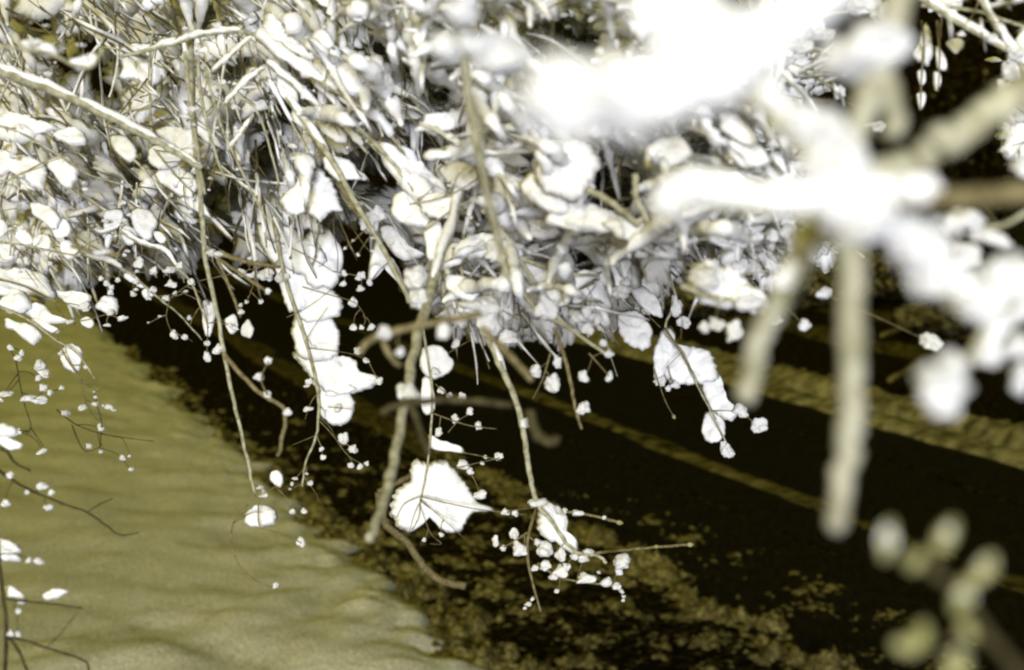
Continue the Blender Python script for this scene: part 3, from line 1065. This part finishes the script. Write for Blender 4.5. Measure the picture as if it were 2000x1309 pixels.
branch("thin stem carrying the large ragged leaf-shaped sheet of snow at lower middle",
       [([(822, 600), (832, 680), (844, 760), (840, 860), (832, 930), (822, 975), (818, 1010), (805, 1035)], 5.5, 3)], 2.8,
       slabs=[[(812, 897), (800, 918), (802, 940), (782, 948), (768, 965), (765, 1000), (775, 1028), (800, 1040), (822, 1028), (838, 1012), (860, 1032), (885, 1045),
               (902, 1040), (915, 1020), (925, 1003), (950, 1000), (975, 997), (955, 988), (935, 980), (918, 955), (900, 930), (880, 905), (850, 898), (830, 905)],
              [(826, 680), (848, 672), (868, 680), (878, 695), (885, 700), (888, 715), (875, 730), (848, 740), (825, 728), (819, 705)],
              [(824, 740), (842, 738), (848, 770), (850, 800), (835, 812), (823, 795)],
              [(838, 848), (860, 860), (900, 872), (904, 884), (880, 882), (842, 876)]],
       twigs=[([(822, 970), (870, 982), (935, 995), (1030, 1006)], 3), ([(822, 970), (790, 985), (775, 1012)], 2.2), ([(820, 975), (860, 1010), (905, 1050)], 2.2),
              ([(820, 978), (850, 1000), (895, 1020)], 1.6), ([(818, 985), (808, 1010), (800, 1040)], 2), ([(820, 985), (840, 1040), (862, 1062), (840, 1062)], 1.6),
              ([(850, 900), (870, 912)], 1.5), ([(842, 806), (880, 820), (920, 832), (970, 838)], 3), ([(875, 845), (895, 822), (915, 810)], 2), ([(904, 884), (945, 892), (980, 900)], 2.5),
              ([(890, 915), (930, 905), (975, 895)], 2.2), ([(850, 750), (880, 775), (905, 782)], 2.2), ([(875, 690), (905, 672), (920, 664)], 2)],
       balls=[(890, 820, 8, 9), (917, 805, 7), (934, 833, 7), (857, 846, 7, 9), (862, 764, 9, 6), (878, 775, 7), (902, 778, 9), (974, 893, 8), (905, 910, 14, 9),
              (918, 922, 7), (937, 968, 13, 9), (890, 673, 9, 11), (990, 1002, 6), (1007, 1004, 6), (948, 893, 4), (942, 905, 4), (851, 727, 10, 8), (828, 1055, 4), (862, 1045, 5)],
       seed=29, group=HS, gx=0, gy=0, thick=.12, jag=.045, tilt=.12)
branch("slim olive stem hanging right of the middle above the road",
       [([(1085, 640), (1100, 690), (1115, 750), (1122, 790), (1136, 838)], 9, 6)], 2.2, bark=BARK_T,
       balls=[(1080, 752, 15, 19), (1046, 726, 14, 13), (1088, 710, 8, 12), (1140, 737, 11, 12), (1190, 737, 8, 11), (1139, 799, 12, 14), (1188, 692, 10, 9), (1178, 672, 8)],
       twigs=[([(1150, 690), (1170, 712), (1190, 735)], 4), ([(1075, 690), (1060, 740), (1040, 780)], 4)], seed=30, group=HS)
branch("dim blurred olive twig looping low behind the middle stems",
       [([(745, 805), (800, 785), (900, 782), (1000, 792)], 15, 15), ([(1035, 800), (1050, 850), (1088, 862)], 22, 22), ([(800, 785), (820, 840), (838, 890)], 15, 12)], 1.35, bark=BARK_D, seed=31, gx=0, gy=0)
branch("dim blurred olive branch crossing left and right at the middle with pale end knob",
       [([(700, 690), (740, 655), (800, 640), (900, 622), (940, 610)], 15, 15), ([(742, 655), (765, 700), (782, 715)], 12, 9), ([(940, 640), (1000, 700), (1040, 740)], 15, 12)], 1.35, bark=BARK_T,
       balls=[(748, 652, 15, 15), (780, 688, 9, 9), (866, 650, 13, 14)], seed=32, gx=0, gy=0)
branch("knotted olive twig with blurred buds falling beside the long left stem",
       [([(436, 690), (470, 730), (510, 770), (555, 800), (552, 850), (543, 892)], 9, 8)], 2.1, bark=BARK_T,
       balls=[(524, 706, 8, 8), (507, 738, 9), (522, 772, 7), (562, 806, 8)], twigs=[([(522, 772), (510, 740), (524, 706)], 4)], seed=33, group=HS)
branch("olive twigs spreading right from the long left stem with a snowy start",
       [([(402, 490), (440, 500), (490, 512), (545, 522)], 9, 8), ([(425, 505), (470, 535), (525, 572)], 7, 6), ([(425, 508), (448, 560), (470, 620)], 7, 5)], 2.3, bark=BARK_T,
       balls=[(412, 494, 14, 7), (430, 498, 12, 6), (524, 570, 6), (498, 505, 4), (470, 610, 6)], seed=34)
branch("broken snow flakes caught on fine twigs beside the long left stem",
       [([(375, 560), (395, 595), (405, 640), (403, 700)], 3, 2), ([(330, 585), (372, 555), (430, 540), (520, 520)], 2.4, 1.8), ([(330, 590), (325, 620), (335, 650)], 2, 1.5)], 3.0, bark=BARK_T,
       slabs=[[(397, 590), (412, 585), (420, 600), (418, 628), (410, 660), (400, 655), (396, 625)], [(440, 625), (455, 612), (464, 625), (462, 648), (445, 648)],
              [(472, 640), (485, 622), (495, 640), (490, 660), (472, 655)], [(466, 540), (520, 528), (534, 540), (528, 552), (520, 545)]],
       balls=[(404, 672, 8, 6), (405, 700, 7, 10), (340, 656, 5, 9), (360, 660, 6), (497, 534, 5), (524, 537, 8, 11), (455, 640, 6), (472, 532, 9, 7), (482, 590, 4), (510, 590, 5), (470, 597, 4)], seed=35, thick=.3, jag=.09, auto=6, alen=60)

# ------------------------------------------------------------------ right-hand snow flakes over the road
branch("drooping twig ending in ragged snow lobes over the road at right of centre",
       [([(1290, 500), (1320, 580), (1300, 640), (1335, 690), (1360, 750), (1395, 815), (1425, 880)], 6, 3)], 2.7,
       slabs=[[(1290, 690), (1310, 672), (1345, 675), (1385, 685), (1398, 712), (1400, 740), (1375, 748), (1330, 752), (1300, 740), (1288, 715)],
              [(1370, 720), (1398, 725), (1412, 745), (1415, 775), (1440, 800), (1440, 815), (1415, 822), (1390, 800), (1372, 765)],
              [(1378, 805), (1405, 808), (1418, 835), (1410, 858), (1385, 864), (1370, 845)],
              [(1205, 615), (1240, 605), (1262, 625), (1275, 650), (1262, 682), (1240, 680), (1215, 660)],
              [(1232, 560), (1262, 562), (1290, 590), (1292, 620), (1270, 612), (1245, 590)],
              [(1285, 660), (1300, 640), (1320, 655), (1310, 690), (1295, 740), (1280, 750), (1275, 700)]],
       twigs=[([(1300, 640), (1350, 720), (1400, 820)], 2.6), ([(1278, 720), (1298, 780), (1316, 814)], 2.4), ([(1290, 640), (1250, 600), (1210, 560)], 2.2), ([(1330, 690), (1300, 720)], 1.8)],
       balls=[(1447, 804, 16, 14), (1482, 832, 15, 16), (1421, 882, 13, 15), (1412, 868, 6), (1290, 745, 12, 10), (1318, 752, 9), (1335, 632, 14, 11), (1322, 600, 10, 22), (1305, 760, 6)],
       buds=[(1316, 814, 3.5, 5, 60)], seed=40, gx=0, gy=0, thick=.2, jag=.06, group=HS)
branch("rounded bright blurred heap of snow on a twig above the ragged lobes",
       [([(1330, 560), (1390, 580), (1450, 590), (1500, 610)], 12, 10)], 1.6,
       slabs=[[(1345, 525), (1370, 512), (1400, 525), (1430, 545), (1470, 560), (1495, 575), (1502, 605), (1480, 615), (1440, 600), (1400, 600), (1370, 590), (1345, 570)]],
       balls=[(1400, 635, 18, 13), (1435, 650, 20, 20), (1375, 640, 12), (1460, 590, 30, 22), (1375, 545, 30, 26)], seed=41, gx=0, gy=0, thick=.5)
branch("row of small snow knobs along a level twig above the snow bank",
       [([(1240, 470), (1340, 468), (1440, 462), (1550, 452)], 8, 6), ([(1330, 530), (1420, 535), (1500, 530)], 6, 5)], 1.9,
       balls=[(1300, 468, 26, 16), (1345, 470, 20, 13), (1400, 470, 30, 12), (1437, 450, 14, 17), (1480, 465, 14, 10), (1508, 462, 12), (1535, 455, 12, 15), (1555, 470, 18, 20),
              (1440, 525, 16, 11), (1465, 522, 12), (1500, 516, 9, 8), (1608, 574, 16, 13), (1518, 628, 14, 10), (1570, 637, 10, 12), (1816, 668, 24, 14), (1500, 520, 7)], seed=42, gx=0, gy=0, auto=6)
branch("triangular slab of snow like a tent pointing right at the middle",
       [([(1005, 500), (1060, 520), (1120, 535), (1170, 540)], 10, 6), ([(1005, 490), (1050, 560), (1090, 620), (1130, 650)], 8, 7), ([(990, 500), (1040, 600), (1110, 640), (1180, 690)], 8, 7)], 2.1,
       slabs=[[(1000, 505), (1050, 520), (1120, 535), (1172, 533), (1140, 560), (1110, 582), (1075, 595), (1050, 570), (1020, 540)]],
       balls=[(1070, 600, 22, 30), (1130, 618, 28, 9), (1165, 622, 20, 8), (1130, 585, 11, 10), (1145, 612, 9, 12), (1147, 645, 12, 11), (1100, 590, 16, 9), (985, 490, 36, 24)],
       twigs=[([(1172, 545), (1140, 560), (1110, 582)], 4)], seed=43, gx=0, gy=0, thick=.3, jag=.015)
branch("broad flat slab of snow with a ragged lower edge right of the tent-shaped slab",
       [([(1050, 462), (1120, 458), (1200, 462), (1280, 470)], 8, 6)], 2.2,
       slabs=[[(1040, 470), (1100, 455), (1190, 460), (1260, 470), (1300, 490), (1240, 505), (1200, 515), (1180, 520), (1150, 500), (1110, 480)],
              [(1190, 510), (1235, 505), (1225, 540), (1225, 570), (1205, 580), (1200, 545)], [(1090, 400), (1180, 410), (1240, 440), (1200, 460), (1100, 450)]],
       balls=[(1222, 552, 10), (1212, 575, 16, 14), (1280, 478, 24, 20), (1330, 480, 28, 16)], twigs=[([(1060, 472), (1130, 460), (1200, 462)], 4), ([(1180, 520), (1240, 500), (1290, 492)], 3)],
       seed=44, gx=0, gy=0, thick=.25, jag=.03)
branch("pointed snow wing with a hanging tail right of the tall white column",
       [([(720, 430), (745, 480), (780, 540), (805, 590)], 7, 7)], 2.6,
       slabs=[[(738, 443), (765, 440), (785, 465), (810, 490), (832, 497), (800, 508), (780, 505), (755, 480)],
              [(738, 460), (752, 490), (780, 525), (800, 575), (780, 545), (752, 515), (735, 510), (728, 545), (718, 545), (725, 500)]],
       balls=[(720, 440, 17, 24), (722, 552, 5, 8), (738, 422, 14, 18), (700, 545, 5)], seed=45, gx=0, gy=0, thick=.3, jag=.03)
branch("snow-heaped twig crossing between the white column and the middle node",
       [([(560, 190), (640, 300), (690, 390), (745, 480), (800, 590)], 13, 9)], 2.3, ridge=[(0, 0, .25, 16)], seed=46, gx=0, gy=0, group=HS,
       slabs=[(668, 330, 36, 20, 30)], auto=3)
branch("slender stem slanting beside the pale scalloped snow leaf at upper left of centre",
       [([(600, 240), (635, 310), (670, 370), (705, 425)], 12, 11)], 2.4, bark=BARK_T, seed=47, gx=0, gy=0, group=HS,
       slabs=[[(545, 385), (575, 360), (590, 322), (615, 320), (645, 345), (660, 375), (668, 410), (645, 415), (625, 432), (600, 415), (575, 420), (555, 412)]], jag=.07, thick=.18)

# ------------------------------------------------------------------ left side
LS = "small snowy sprays at the left edge"
branch("straight pale snow-topped bough crossing the left edge down to the long stem",
       [([(-60, 105), (0, 138), (90, 172), (200, 222), (290, 268), (350, 300), (395, 328)], 22, 12)], 2.2, gx=.1, gy=0,
       ridge=[(0, 0, .45, 17), (0, .42, .72, 15), (0, .7, 1, 9)], seed=50, auto=6, alen=90, group="long boughs on the left")
branch("snow-crusted bough below the straight one running down to a row of clumps",
       [([(140, 470), (170, 500), (220, 515), (262, 540), (300, 575), (345, 610), (395, 665)], 8, 2.5)], 3.0, gx=.1, gy=0,
       ridge=[(0, .12, .42, 12)], slabs=[[(240, 537), (262, 530), (268, 545), (255, 552)], [(262, 548), (275, 550), (282, 562), (268, 560)], [(278, 568), (295, 562), (305, 570), (292, 585), (280, 580)]],
       balls=[(325, 583, 10, 6), (300, 567, 7), (370, 622, 5), (260, 575, 6), (208, 555, 6), (218, 562, 5), (230, 548, 5), (216, 572, 6), (197, 545, 5)], seed=51, auto=7, alen=50, thick=.4, group="long boughs on the left")
branch("snow-crusted twig starting under a leafy snow clump and ending in a fine fork",
       [([(150, 425), (195, 455), (235, 440)], 6, 5), ([(235, 450), (275, 475), (320, 490), (345, 520), (375, 555), (392, 600), (408, 640)], 8, 2.5)], 2.9, gx=0, gy=0,
       ridge=[(1, 0, .5, 10), (0, .4, 1, 8)], slabs=[[(205, 412), (235, 408), (240, 430), (225, 450), (215, 480), (205, 485), (203, 450)], [(258, 405), (290, 410), (308, 430), (302, 452), (292, 470), (270, 460), (255, 435)],
       [(300, 452), (318, 455), (325, 470), (315, 476), (302, 465)], [(240, 440), (262, 445), (270, 470), (250, 480), (236, 460)]],
       balls=[(372, 552, 9, 7), (330, 528, 12, 6), (335, 555, 12, 7), (300, 530, 8), (270, 515, 9, 12), (350, 520, 4, 8)], seed=52, auto=8, alen=60, thick=.3, group="long boughs on the left")
branch("olive blurred twig behind the leafy clump with a bright sliver of snow",
       [([(140, 480), (190, 495), (235, 498)], 9, 7)], 1.8, bark=BARK_T, balls=[(200, 494, 18, 7)], seed=53)
branch("wide snow slabs at the left edge with a dark twig drawn across them",
       [([(-40, 540), (0, 545), (60, 565), (110, 590)], 4, 2.5)], 3.0, gx=0, gy=0,
       slabs=[[(-40, 520), (20, 528), (60, 530), (92, 540), (108, 570), (100, 585), (60, 580), (0, 560), (-40, 550)], [(-30, 552), (40, 565), (90, 588), (80, 598), (40, 585), (-30, 570)],
              [(88, 562), (125, 572), (150, 572), (178, 575), (178, 592), (165, 602), (140, 600), (115, 582)]],
       twigs=[([(-20, 545), (40, 556), (90, 582)], 3), ([(50, 528), (75, 562)], 2.2), ([(60, 530), (100, 575)], 1.6)], balls=[(165, 600, 14, 10)], seed=54, group=LS, jag=.05)
branch("round snow ball and pointed snow tongue at the left edge below the wide slabs",
       [([(-30, 590), (30, 612), (70, 635), (110, 665), (150, 690), (185, 740)], 5, 2.5)], 2.8, gx=0, gy=0,
       slabs=[(28, 590, 28, 24, 10), [(52, 598), (85, 595), (108, 618), (138, 628), (105, 632), (70, 625), (48, 612)], [(58, 622), (90, 632), (120, 645), (105, 652), (75, 640)],
              [(10, 622), (38, 632), (70, 642), (82, 655), (68, 676), (45, 662), (28, 645), (12, 640)], [(185, 597), (208, 578), (228, 582), (233, 600), (222, 617), (205, 610)],
              [(156, 630), (172, 618), (185, 632), (175, 642)]],
       balls=[(137, 630, 8, 4), (215, 612, 7), (240, 622, 10, 5), (210, 636, 8, 3)], seed=55, group=LS, thick=.42)
branch("small leafy snow clump hanging on a curved twig over the snow field at far left",
       [([(108, 655), (130, 700), (158, 740), (190, 765), (205, 745)], 3.4, 2), ([(158, 735), (165, 780), (190, 820), (200, 808)], 3, 2)], 2.8, bark=BARK_T, gx=0, gy=0,
       slabs=[[(120, 680), (140, 668), (158, 680), (160, 705), (150, 728), (130, 722), (116, 700)], [(66, 712), (80, 704), (88, 720), (95, 738), (80, 735)]],
       balls=[(167, 718, 6, 4), (80, 716, 9, 12), (90, 730, 6, 8), (186, 790, 7, 5), (160, 797, 8, 6)], seed=56, group=LS, auto=5, alen=70)
branch("trailing dark twigs with specks of snow over the far left of the snow field",
       [([(30, 700), (45, 780), (60, 830), (50, 850)], 3, 2), ([(110, 800), (150, 830), (210, 850), (300, 862)], 3, 1.6), ([(140, 830), (165, 880), (200, 870)], 2.6, 1.6)], 2.6, bark=BARK_D, tmat=BARK_D, gx=0, gy=0,
       balls=[(10, 770, 18, 5), (55, 780, 16, 6), (75, 782, 16, 7), (85, 758, 8), (128, 808, 11, 6), (98, 768, 6), (75, 740, 6), (174, 872, 6), (82, 882, 10, 5), (20, 680, 6), (35, 700, 7), (42, 690, 6), (120, 758, 5)], seed=57, group=LS, auto=9, alen=90)
branch("two stacked snow tongues cut by the left edge low on the picture",
       [([(-30, 860), (10, 880), (30, 905), (60, 920)], 7, 4)], 2.0, bark=BARK_D, slabs=[(10, 842, 34, 12, 5), (12, 868, 34, 12, 14)], seed=58, group=LS, thick=.5)
branch("bare dark twig crossing the snow field from the left edge with a few specks",
       [([(-20, 905), (20, 935), (60, 958), (120, 983), (170, 1001), (205, 1025), (235, 1045), (272, 1040)], 6.5, 2.5), ([(170, 1001), (195, 985), (220, 974)], 3, 2.5)], 2.1, bark=BARK_D, tmat=BARK_D,
       balls=[(81, 951, 11, 8), (100, 963, 6), (95, 992, 9, 7), (20, 929, 7), (10, 985, 8), (52, 962, 5)], seed=59, group=LS, gx=0, gy=0)
branch("dark forked stem in the bottom left corner carrying two snow tongues",
       [([(-10, 1060), (2, 1130), (12, 1230), (8, 1340)], 8, 8), ([(12, 1240), (35, 1270), (62, 1330)], 6, 6), ([(14, 1244), (60, 1255), (110, 1272), (150, 1284), (172, 1300), (170, 1340)], 5, 5),
        ([(5, 1170), (60, 1176), (100, 1180), (160, 1188)], 5, 3), ([(90, 1265), (120, 1235), (150, 1198)], 3, 2)], 1.9, bark=BARK_D, tmat=BARK_D, gx=0, gy=0,
       slabs=[(28, 1160, 26, 13, 32), (104, 1161, 27, 9, -12), [(-30, 1052), (12, 1055), (45, 1070), (38, 1082), (35, 1095), (-30, 1092)]],
       balls=[(76, 1097, 9, 7), (56, 1095, 6), (35, 1195, 6), (20, 1238, 7), (35, 1240, 5)], seed=60, group=LS, thick=.45)
branch("pale curled snow sausages on a blurred twig in the dark top left corner",
       [([(-20, 90), (40, 95), (100, 105), (140, 125), (180, 130), (200, 95)], 8, 6)], 1.6, slabs=[[(35, 82), (60, 78), (100, 88), (115, 102), (95, 112), (60, 102)], [(130, 122), (155, 122), (180, 102), (193, 112), (182, 132), (155, 138)]],
       balls=[(62, 86, 12, 7)], seed=61, thick=.5)
branch("wisps of olive snow on fine upright twigs in the dark top left gap",
       [([(160, -20), (158, 60), (165, 130), (160, 190)], 5, 4), ([(220, 60), (222, 140), (218, 210)], 4, 4), ([(90, -20), (130, 30), (135, 75)], 12, 9), ([(10, 20), (60, 55), (140, 68)], 8, 6)], 4.4, bark=BARK_T, seed=62, auto=14, alen=80,
       slabs=[(130, 30, 22, 34, 80), (90, 130, 26, 10, 30)])
branch("pale rounded snow leaf facing the camera near the top left",
       [([(300, 60), (292, 110), (293, 200), (296, 260)], 5, 6)], 2.9, slabs=[[(232, 100), (255, 82), (285, 85), (310, 92), (325, 120), (322, 150), (295, 168), (265, 155), (232, 152), (240, 130)]], seed=63, thick=.14, jag=.05, gx=0, gy=0)

# ------------------------------------------------------------------ sprays of the upper tangle
UT = "long snow-heaped sprays in the upper tangle"
branch("arching snow-heaped twig over the pale leaf near the top left",
       [([(240, 110), (320, 90), (400, 68), (480, 62), (540, 88), (620, 118), (700, 150), (800, 190)], 8, 5)], 2.5, ridge=[(0, .1, .42, 13), (0, .48, .72, 22), (0, .78, 1, 18)], rn=.7, seed=70, group=UT, auto=12,
       slabs=[(560, 60, 60, 26, 15), (620, 90, 56, 24, 20)])
branch("wide white spray fanning from the upper left toward the middle",
       [([(500, 70), (580, 130), (660, 180), (740, 240), (800, 310), (850, 380)], 10, 7)], 2.3, ridge=[(0, 0, .4, 22), (0, .45, .7, 26), (0, .75, 1, 18)], rn=.75, seed=71, group=UT, auto=14,
       slabs=[(700, 200, 60, 20, 32), (790, 330, 60, 30, 40), (640, 150, 60, 18, 30)])
branch("long smooth wedge of snow sloping to the middle from the upper tangle",
       [([(700, 250), (760, 310), (810, 375), (850, 440)], 8, 8)], 2.2,
       slabs=[[(735, 275), (770, 295), (810, 325), (850, 345), (880, 380), (870, 420), (840, 420), (790, 370), (750, 320)], [(770, 380), (800, 375), (830, 405), (840, 440), (800, 440), (765, 420)]], seed=72, group=UT, thick=.35, jag=.03)
branch("parallel snow-heaped twigs running diagonally above the tall white column",
       [([(520, 120), (600, 190), (680, 260), (720, 300)], 8, 6), ([(520, 150), (570, 240), (620, 330)], 6, 5), ([(560, 110), (650, 200), (740, 300)], 6, 5)], 2.4, ridge=[(0, 0, .45, 17), (0, .55, .9, 14), (1, .1, .5, 9), (2, .3, .8, 12)], rn=.8, seed=73, group=UT, auto=14,
       slabs=[(600, 230, 34, 20, 35), (650, 250, 40, 18, 30), (560, 175, 36, 16, 50)])
branch("bundle of upright olive twigs hanging beside the top of the long left stem",
       [([(360, 100), (372, 200), (385, 290), (400, 380)], 9, 7), ([(385, 110), (395, 200), (420, 300), (440, 350)], 8, 5), ([(400, 130), (430, 240), (470, 330), (520, 430)], 6, 5)], 2.4, seed=74, group=UT, auto=8, alen=80)
branch("crossed twigs with narrow snow strips right of the long left stem's top",
       [([(490, 75), (450, 110), (415, 140)], 6, 5), ([(515, 135), (475, 165), (440, 205)], 6, 5), ([(495, 225), (470, 265), (445, 295)], 6, 5), ([(400, 150), (450, 180), (500, 215), (530, 300), (545, 360)], 5, 4)], 2.35, ridge=[(0, 0, 1, 12), (1, 0, 1, 12), (2, 0, 1, 9)], rn=.7, seed=75, group=UT, auto=10)
branch("big soft snow leaves under the straight pale bough at the left",
       [([(300, 290), (340, 340), (380, 380)], 4, 3), ([(300, 340), (340, 400), (400, 440)], 3, 2)], 2.8,
       slabs=[[(295, 345), (330, 325), (370, 335), (388, 360), (378, 385), (350, 380), (320, 362)], [(290, 290), (325, 282), (355, 300), (350, 320), (315, 330), (292, 318)], [(350, 385), (385, 380), (400, 400), (412, 425), (400, 420), (370, 405)],
              [(215, 265), (250, 270), (268, 300), (250, 315), (225, 295)], [(300, 255), (350, 248), (385, 262), (380, 310), (340, 285)]], seed=76, group=UT, jag=.06, auto=5)
branch("puffy snow leaves cut by the left edge above the wide slabs",
       [([(-20, 240), (40, 260), (110, 300), (170, 340), (240, 360)], 5, 3), ([(-20, 370), (60, 330), (120, 300)], 4, 3)], 2.7,
       slabs=[[(-20, 225), (30, 228), (80, 238), (112, 250), (80, 262), (40, 280), (-20, 260)], [(90, 318), (125, 305), (152, 325), (148, 355), (130, 368), (108, 345)], [(10, 320), (50, 300), (90, 330), (80, 370), (40, 350)],
              [(100, 262), (140, 250), (168, 262), (165, 285), (130, 280)], [(38, 350), (75, 335), (82, 360), (60, 372)], [(-20, 300), (15, 290), (30, 320), (0, 345), (-20, 340)]], seed=77, group=UT, thick=.35, auto=6)
branch("soft greyish snow tufts above the wide slabs at the left edge",
       [([(-20, 470), (40, 478), (100, 490), (150, 500)], 4, 3), ([(40, 400), (25, 440), (20, 500)], 4, 3)], 2.7,
       slabs=[[(25, 440), (50, 445), (65, 470), (50, 480), (30, 465)], [(60, 470), (85, 455), (100, 470), (95, 490), (70, 488)], [(115, 475), (135, 468), (155, 490), (138, 508), (120, 495)], [(0, 475), (28, 480), (30, 500), (15, 510), (0, 500)],
              [(65, 395), (100, 405), (120, 430), (105, 450), (80, 430), (60, 415)], [(95, 430), (130, 430), (138, 455), (110, 465)], [(-20, 430), (10, 430), (15, 455), (-20, 470)]], balls=[(72, 505, 5, 8), (52, 512, 5, 9), (98, 515, 4, 5)], seed=78, group=UT, thick=.3, auto=7)
branch("blurred greyish upright stem running down through the tangle at top middle",
       [([(905, 90), (915, 180), (930, 270), (950, 370), (968, 450), (990, 540)], 20, 14)], 1.5, seed=79, group=UT, auto=8, alen=110, tw=2, gx=0, gy=0)
branch("flat snow slabs fanned around the upright stem at top middle",
       [([(830, 300), (880, 285), (930, 270)], 4, 3), ([(800, 400), (880, 380), (950, 340), (1010, 330)], 4, 3), ([(830, 450), (900, 400), (960, 390), (1060, 430)], 4, 3), ([(850, 520), (900, 500), (970, 480)], 4, 3)], 2.1,
       slabs=[(870, 240, 60, 20, -8), (980, 300, 50, 18, 20), (1010, 380, 60, 30, 30), (900, 340, 50, 26, 0), (860, 400, 50, 24, 10), (940, 480, 55, 24, -15), (1040, 440, 50, 20, 15), (880, 500, 40, 20, -30), (990, 440, 40, 26, 50), (900, 560, 34, 22, 20), (850, 470, 22, 40, 10)], seed=80, group=UT, auto=10, alen=90)
branch("brilliant snow slabs and twigs under the huge white bough",
       [([(1150, 370), (1200, 400), (1250, 440)], 14, 12), ([(1240, 340), (1245, 390), (1270, 440)], 14, 10), ([(1300, 330), (1360, 325), (1440, 330)], 6, 5)], 1.7,
       slabs=[(1110, 330, 60, 60, 70), (1060, 380, 60, 30, 30), (1150, 430, 70, 28, 10), (1330, 410, 60, 20, 0), (1300, 300, 60, 24, -20), (1400, 350, 60, 18, 5), (1460, 300, 45, 24, 40), (1440, 250, 50, 20, 30), (1120, 420, 50, 30, 0), (1240, 450, 60, 20, 5)], seed=81, group=UT, auto=12, alen=90, thick=.3, jag=.04)
branch("snowy boughs filling the top edge between the blurred blobs and the big bough",
       [([(960, -20), (1030, 40), (1090, 90), (1140, 160)], 10, 7), ([(1080, -20), (1078, 60), (1075, 130)], 14, 12), ([(1020, 60), (1060, 20), (1100, -20)], 8, 7)], 2.2,
       slabs=[(1010, 10, 60, 18, 10), (1050, 135, 60, 22, 15), (1100, 155, 60, 20, -12), (1200, 120, 50, 26, -40), (1230, 60, 46, 30, 20), (1160, 15, 50, 16, 25), (1270, 110, 60, 24, -20), (1340, 90, 60, 30, 10)], balls=[(1115, 98, 14, 6), (1060, 62, 10)], seed=82, group=UT, auto=5)
branch("shaded hanging snow rags in the dark gap at upper right",
       [([(1800, 40), (1805, 90), (1800, 150), (1798, 215)], 5, 3), ([(1830, 40), (1835, 110), (1832, 180)], 5, 3)], 2.0, bark=BARK_T,
       slabs=[[(1800, 60), (1812, 45), (1820, 75), (1822, 110), (1812, 130), (1795, 120), (1782, 108), (1795, 90)], [(1828, 90), (1845, 110), (1848, 135), (1830, 130)], [(1848, 82), (1870, 74), (1884, 85), (1870, 105), (1856, 98)],
              [(1792, 140), (1806, 135), (1808, 160), (1796, 165)], [(1822, 140), (1838, 145), (1836, 170), (1826, 178)], [(1790, 185), (1806, 180), (1808, 200), (1796, 215)]], seed=83, thick=.35, jag=.08)
branch("snowy twigs crossing the top right corner",
       [([(1780, -20), (1850, 30), (1920, 70), (1990, 110)], 16, 10), ([(1900, -30), (1940, 40), (1990, 120), (2010, 180)], 14, 9), ([(1800, 10), (1900, 20), (2020, 60)], 8, 6)], 1.9,
       ridge=[(0, 0, .9, 16), (1, .1, .8, 14)], balls=[(1935, 75, 12, 10), (1985, 105, 17, 20), (1972, 140, 12, 22), (1990, 215, 16, 30), (1978, 235, 14), (1960, 170, 10, 16)], seed=84, auto=10, alen=90)
branch("small snow heap between the big bough and the white cluster in a dark gap",
       [([(1570, 60), (1620, 30), (1700, 20)], 7, 5), ([(1590, 150), (1630, 175), (1640, 190)], 7, 5)], 2.0,
       balls=[(1638, 182, 10, 14), (1610, 70, 26, 14), (1570, 95, 20, 12), (1690, 10, 22, 30), (1720, 25, 16, 20), (1600, 55, 14), (1715, 250, 14, 10)], seed=85, auto=5, alen=60)
branch("level snow-laden twig behind the white cluster's left arm",
       [([(1290, 340), (1360, 330), (1450, 345), (1540, 370)], 7, 5), ([(1450, 230), (1480, 280), (1530, 340)], 8, 6)], 1.8, slabs=[(1460, 360, 60, 18, 12), (1520, 330, 44, 22, 30), (1330, 345, 50, 14, 0), (1420, 300, 36, 20, -20)], seed=86, group=UT, auto=5,
       balls=[(1370, 350, 18, 13), (1410, 345, 16, 12), (1500, 390, 20, 12)])
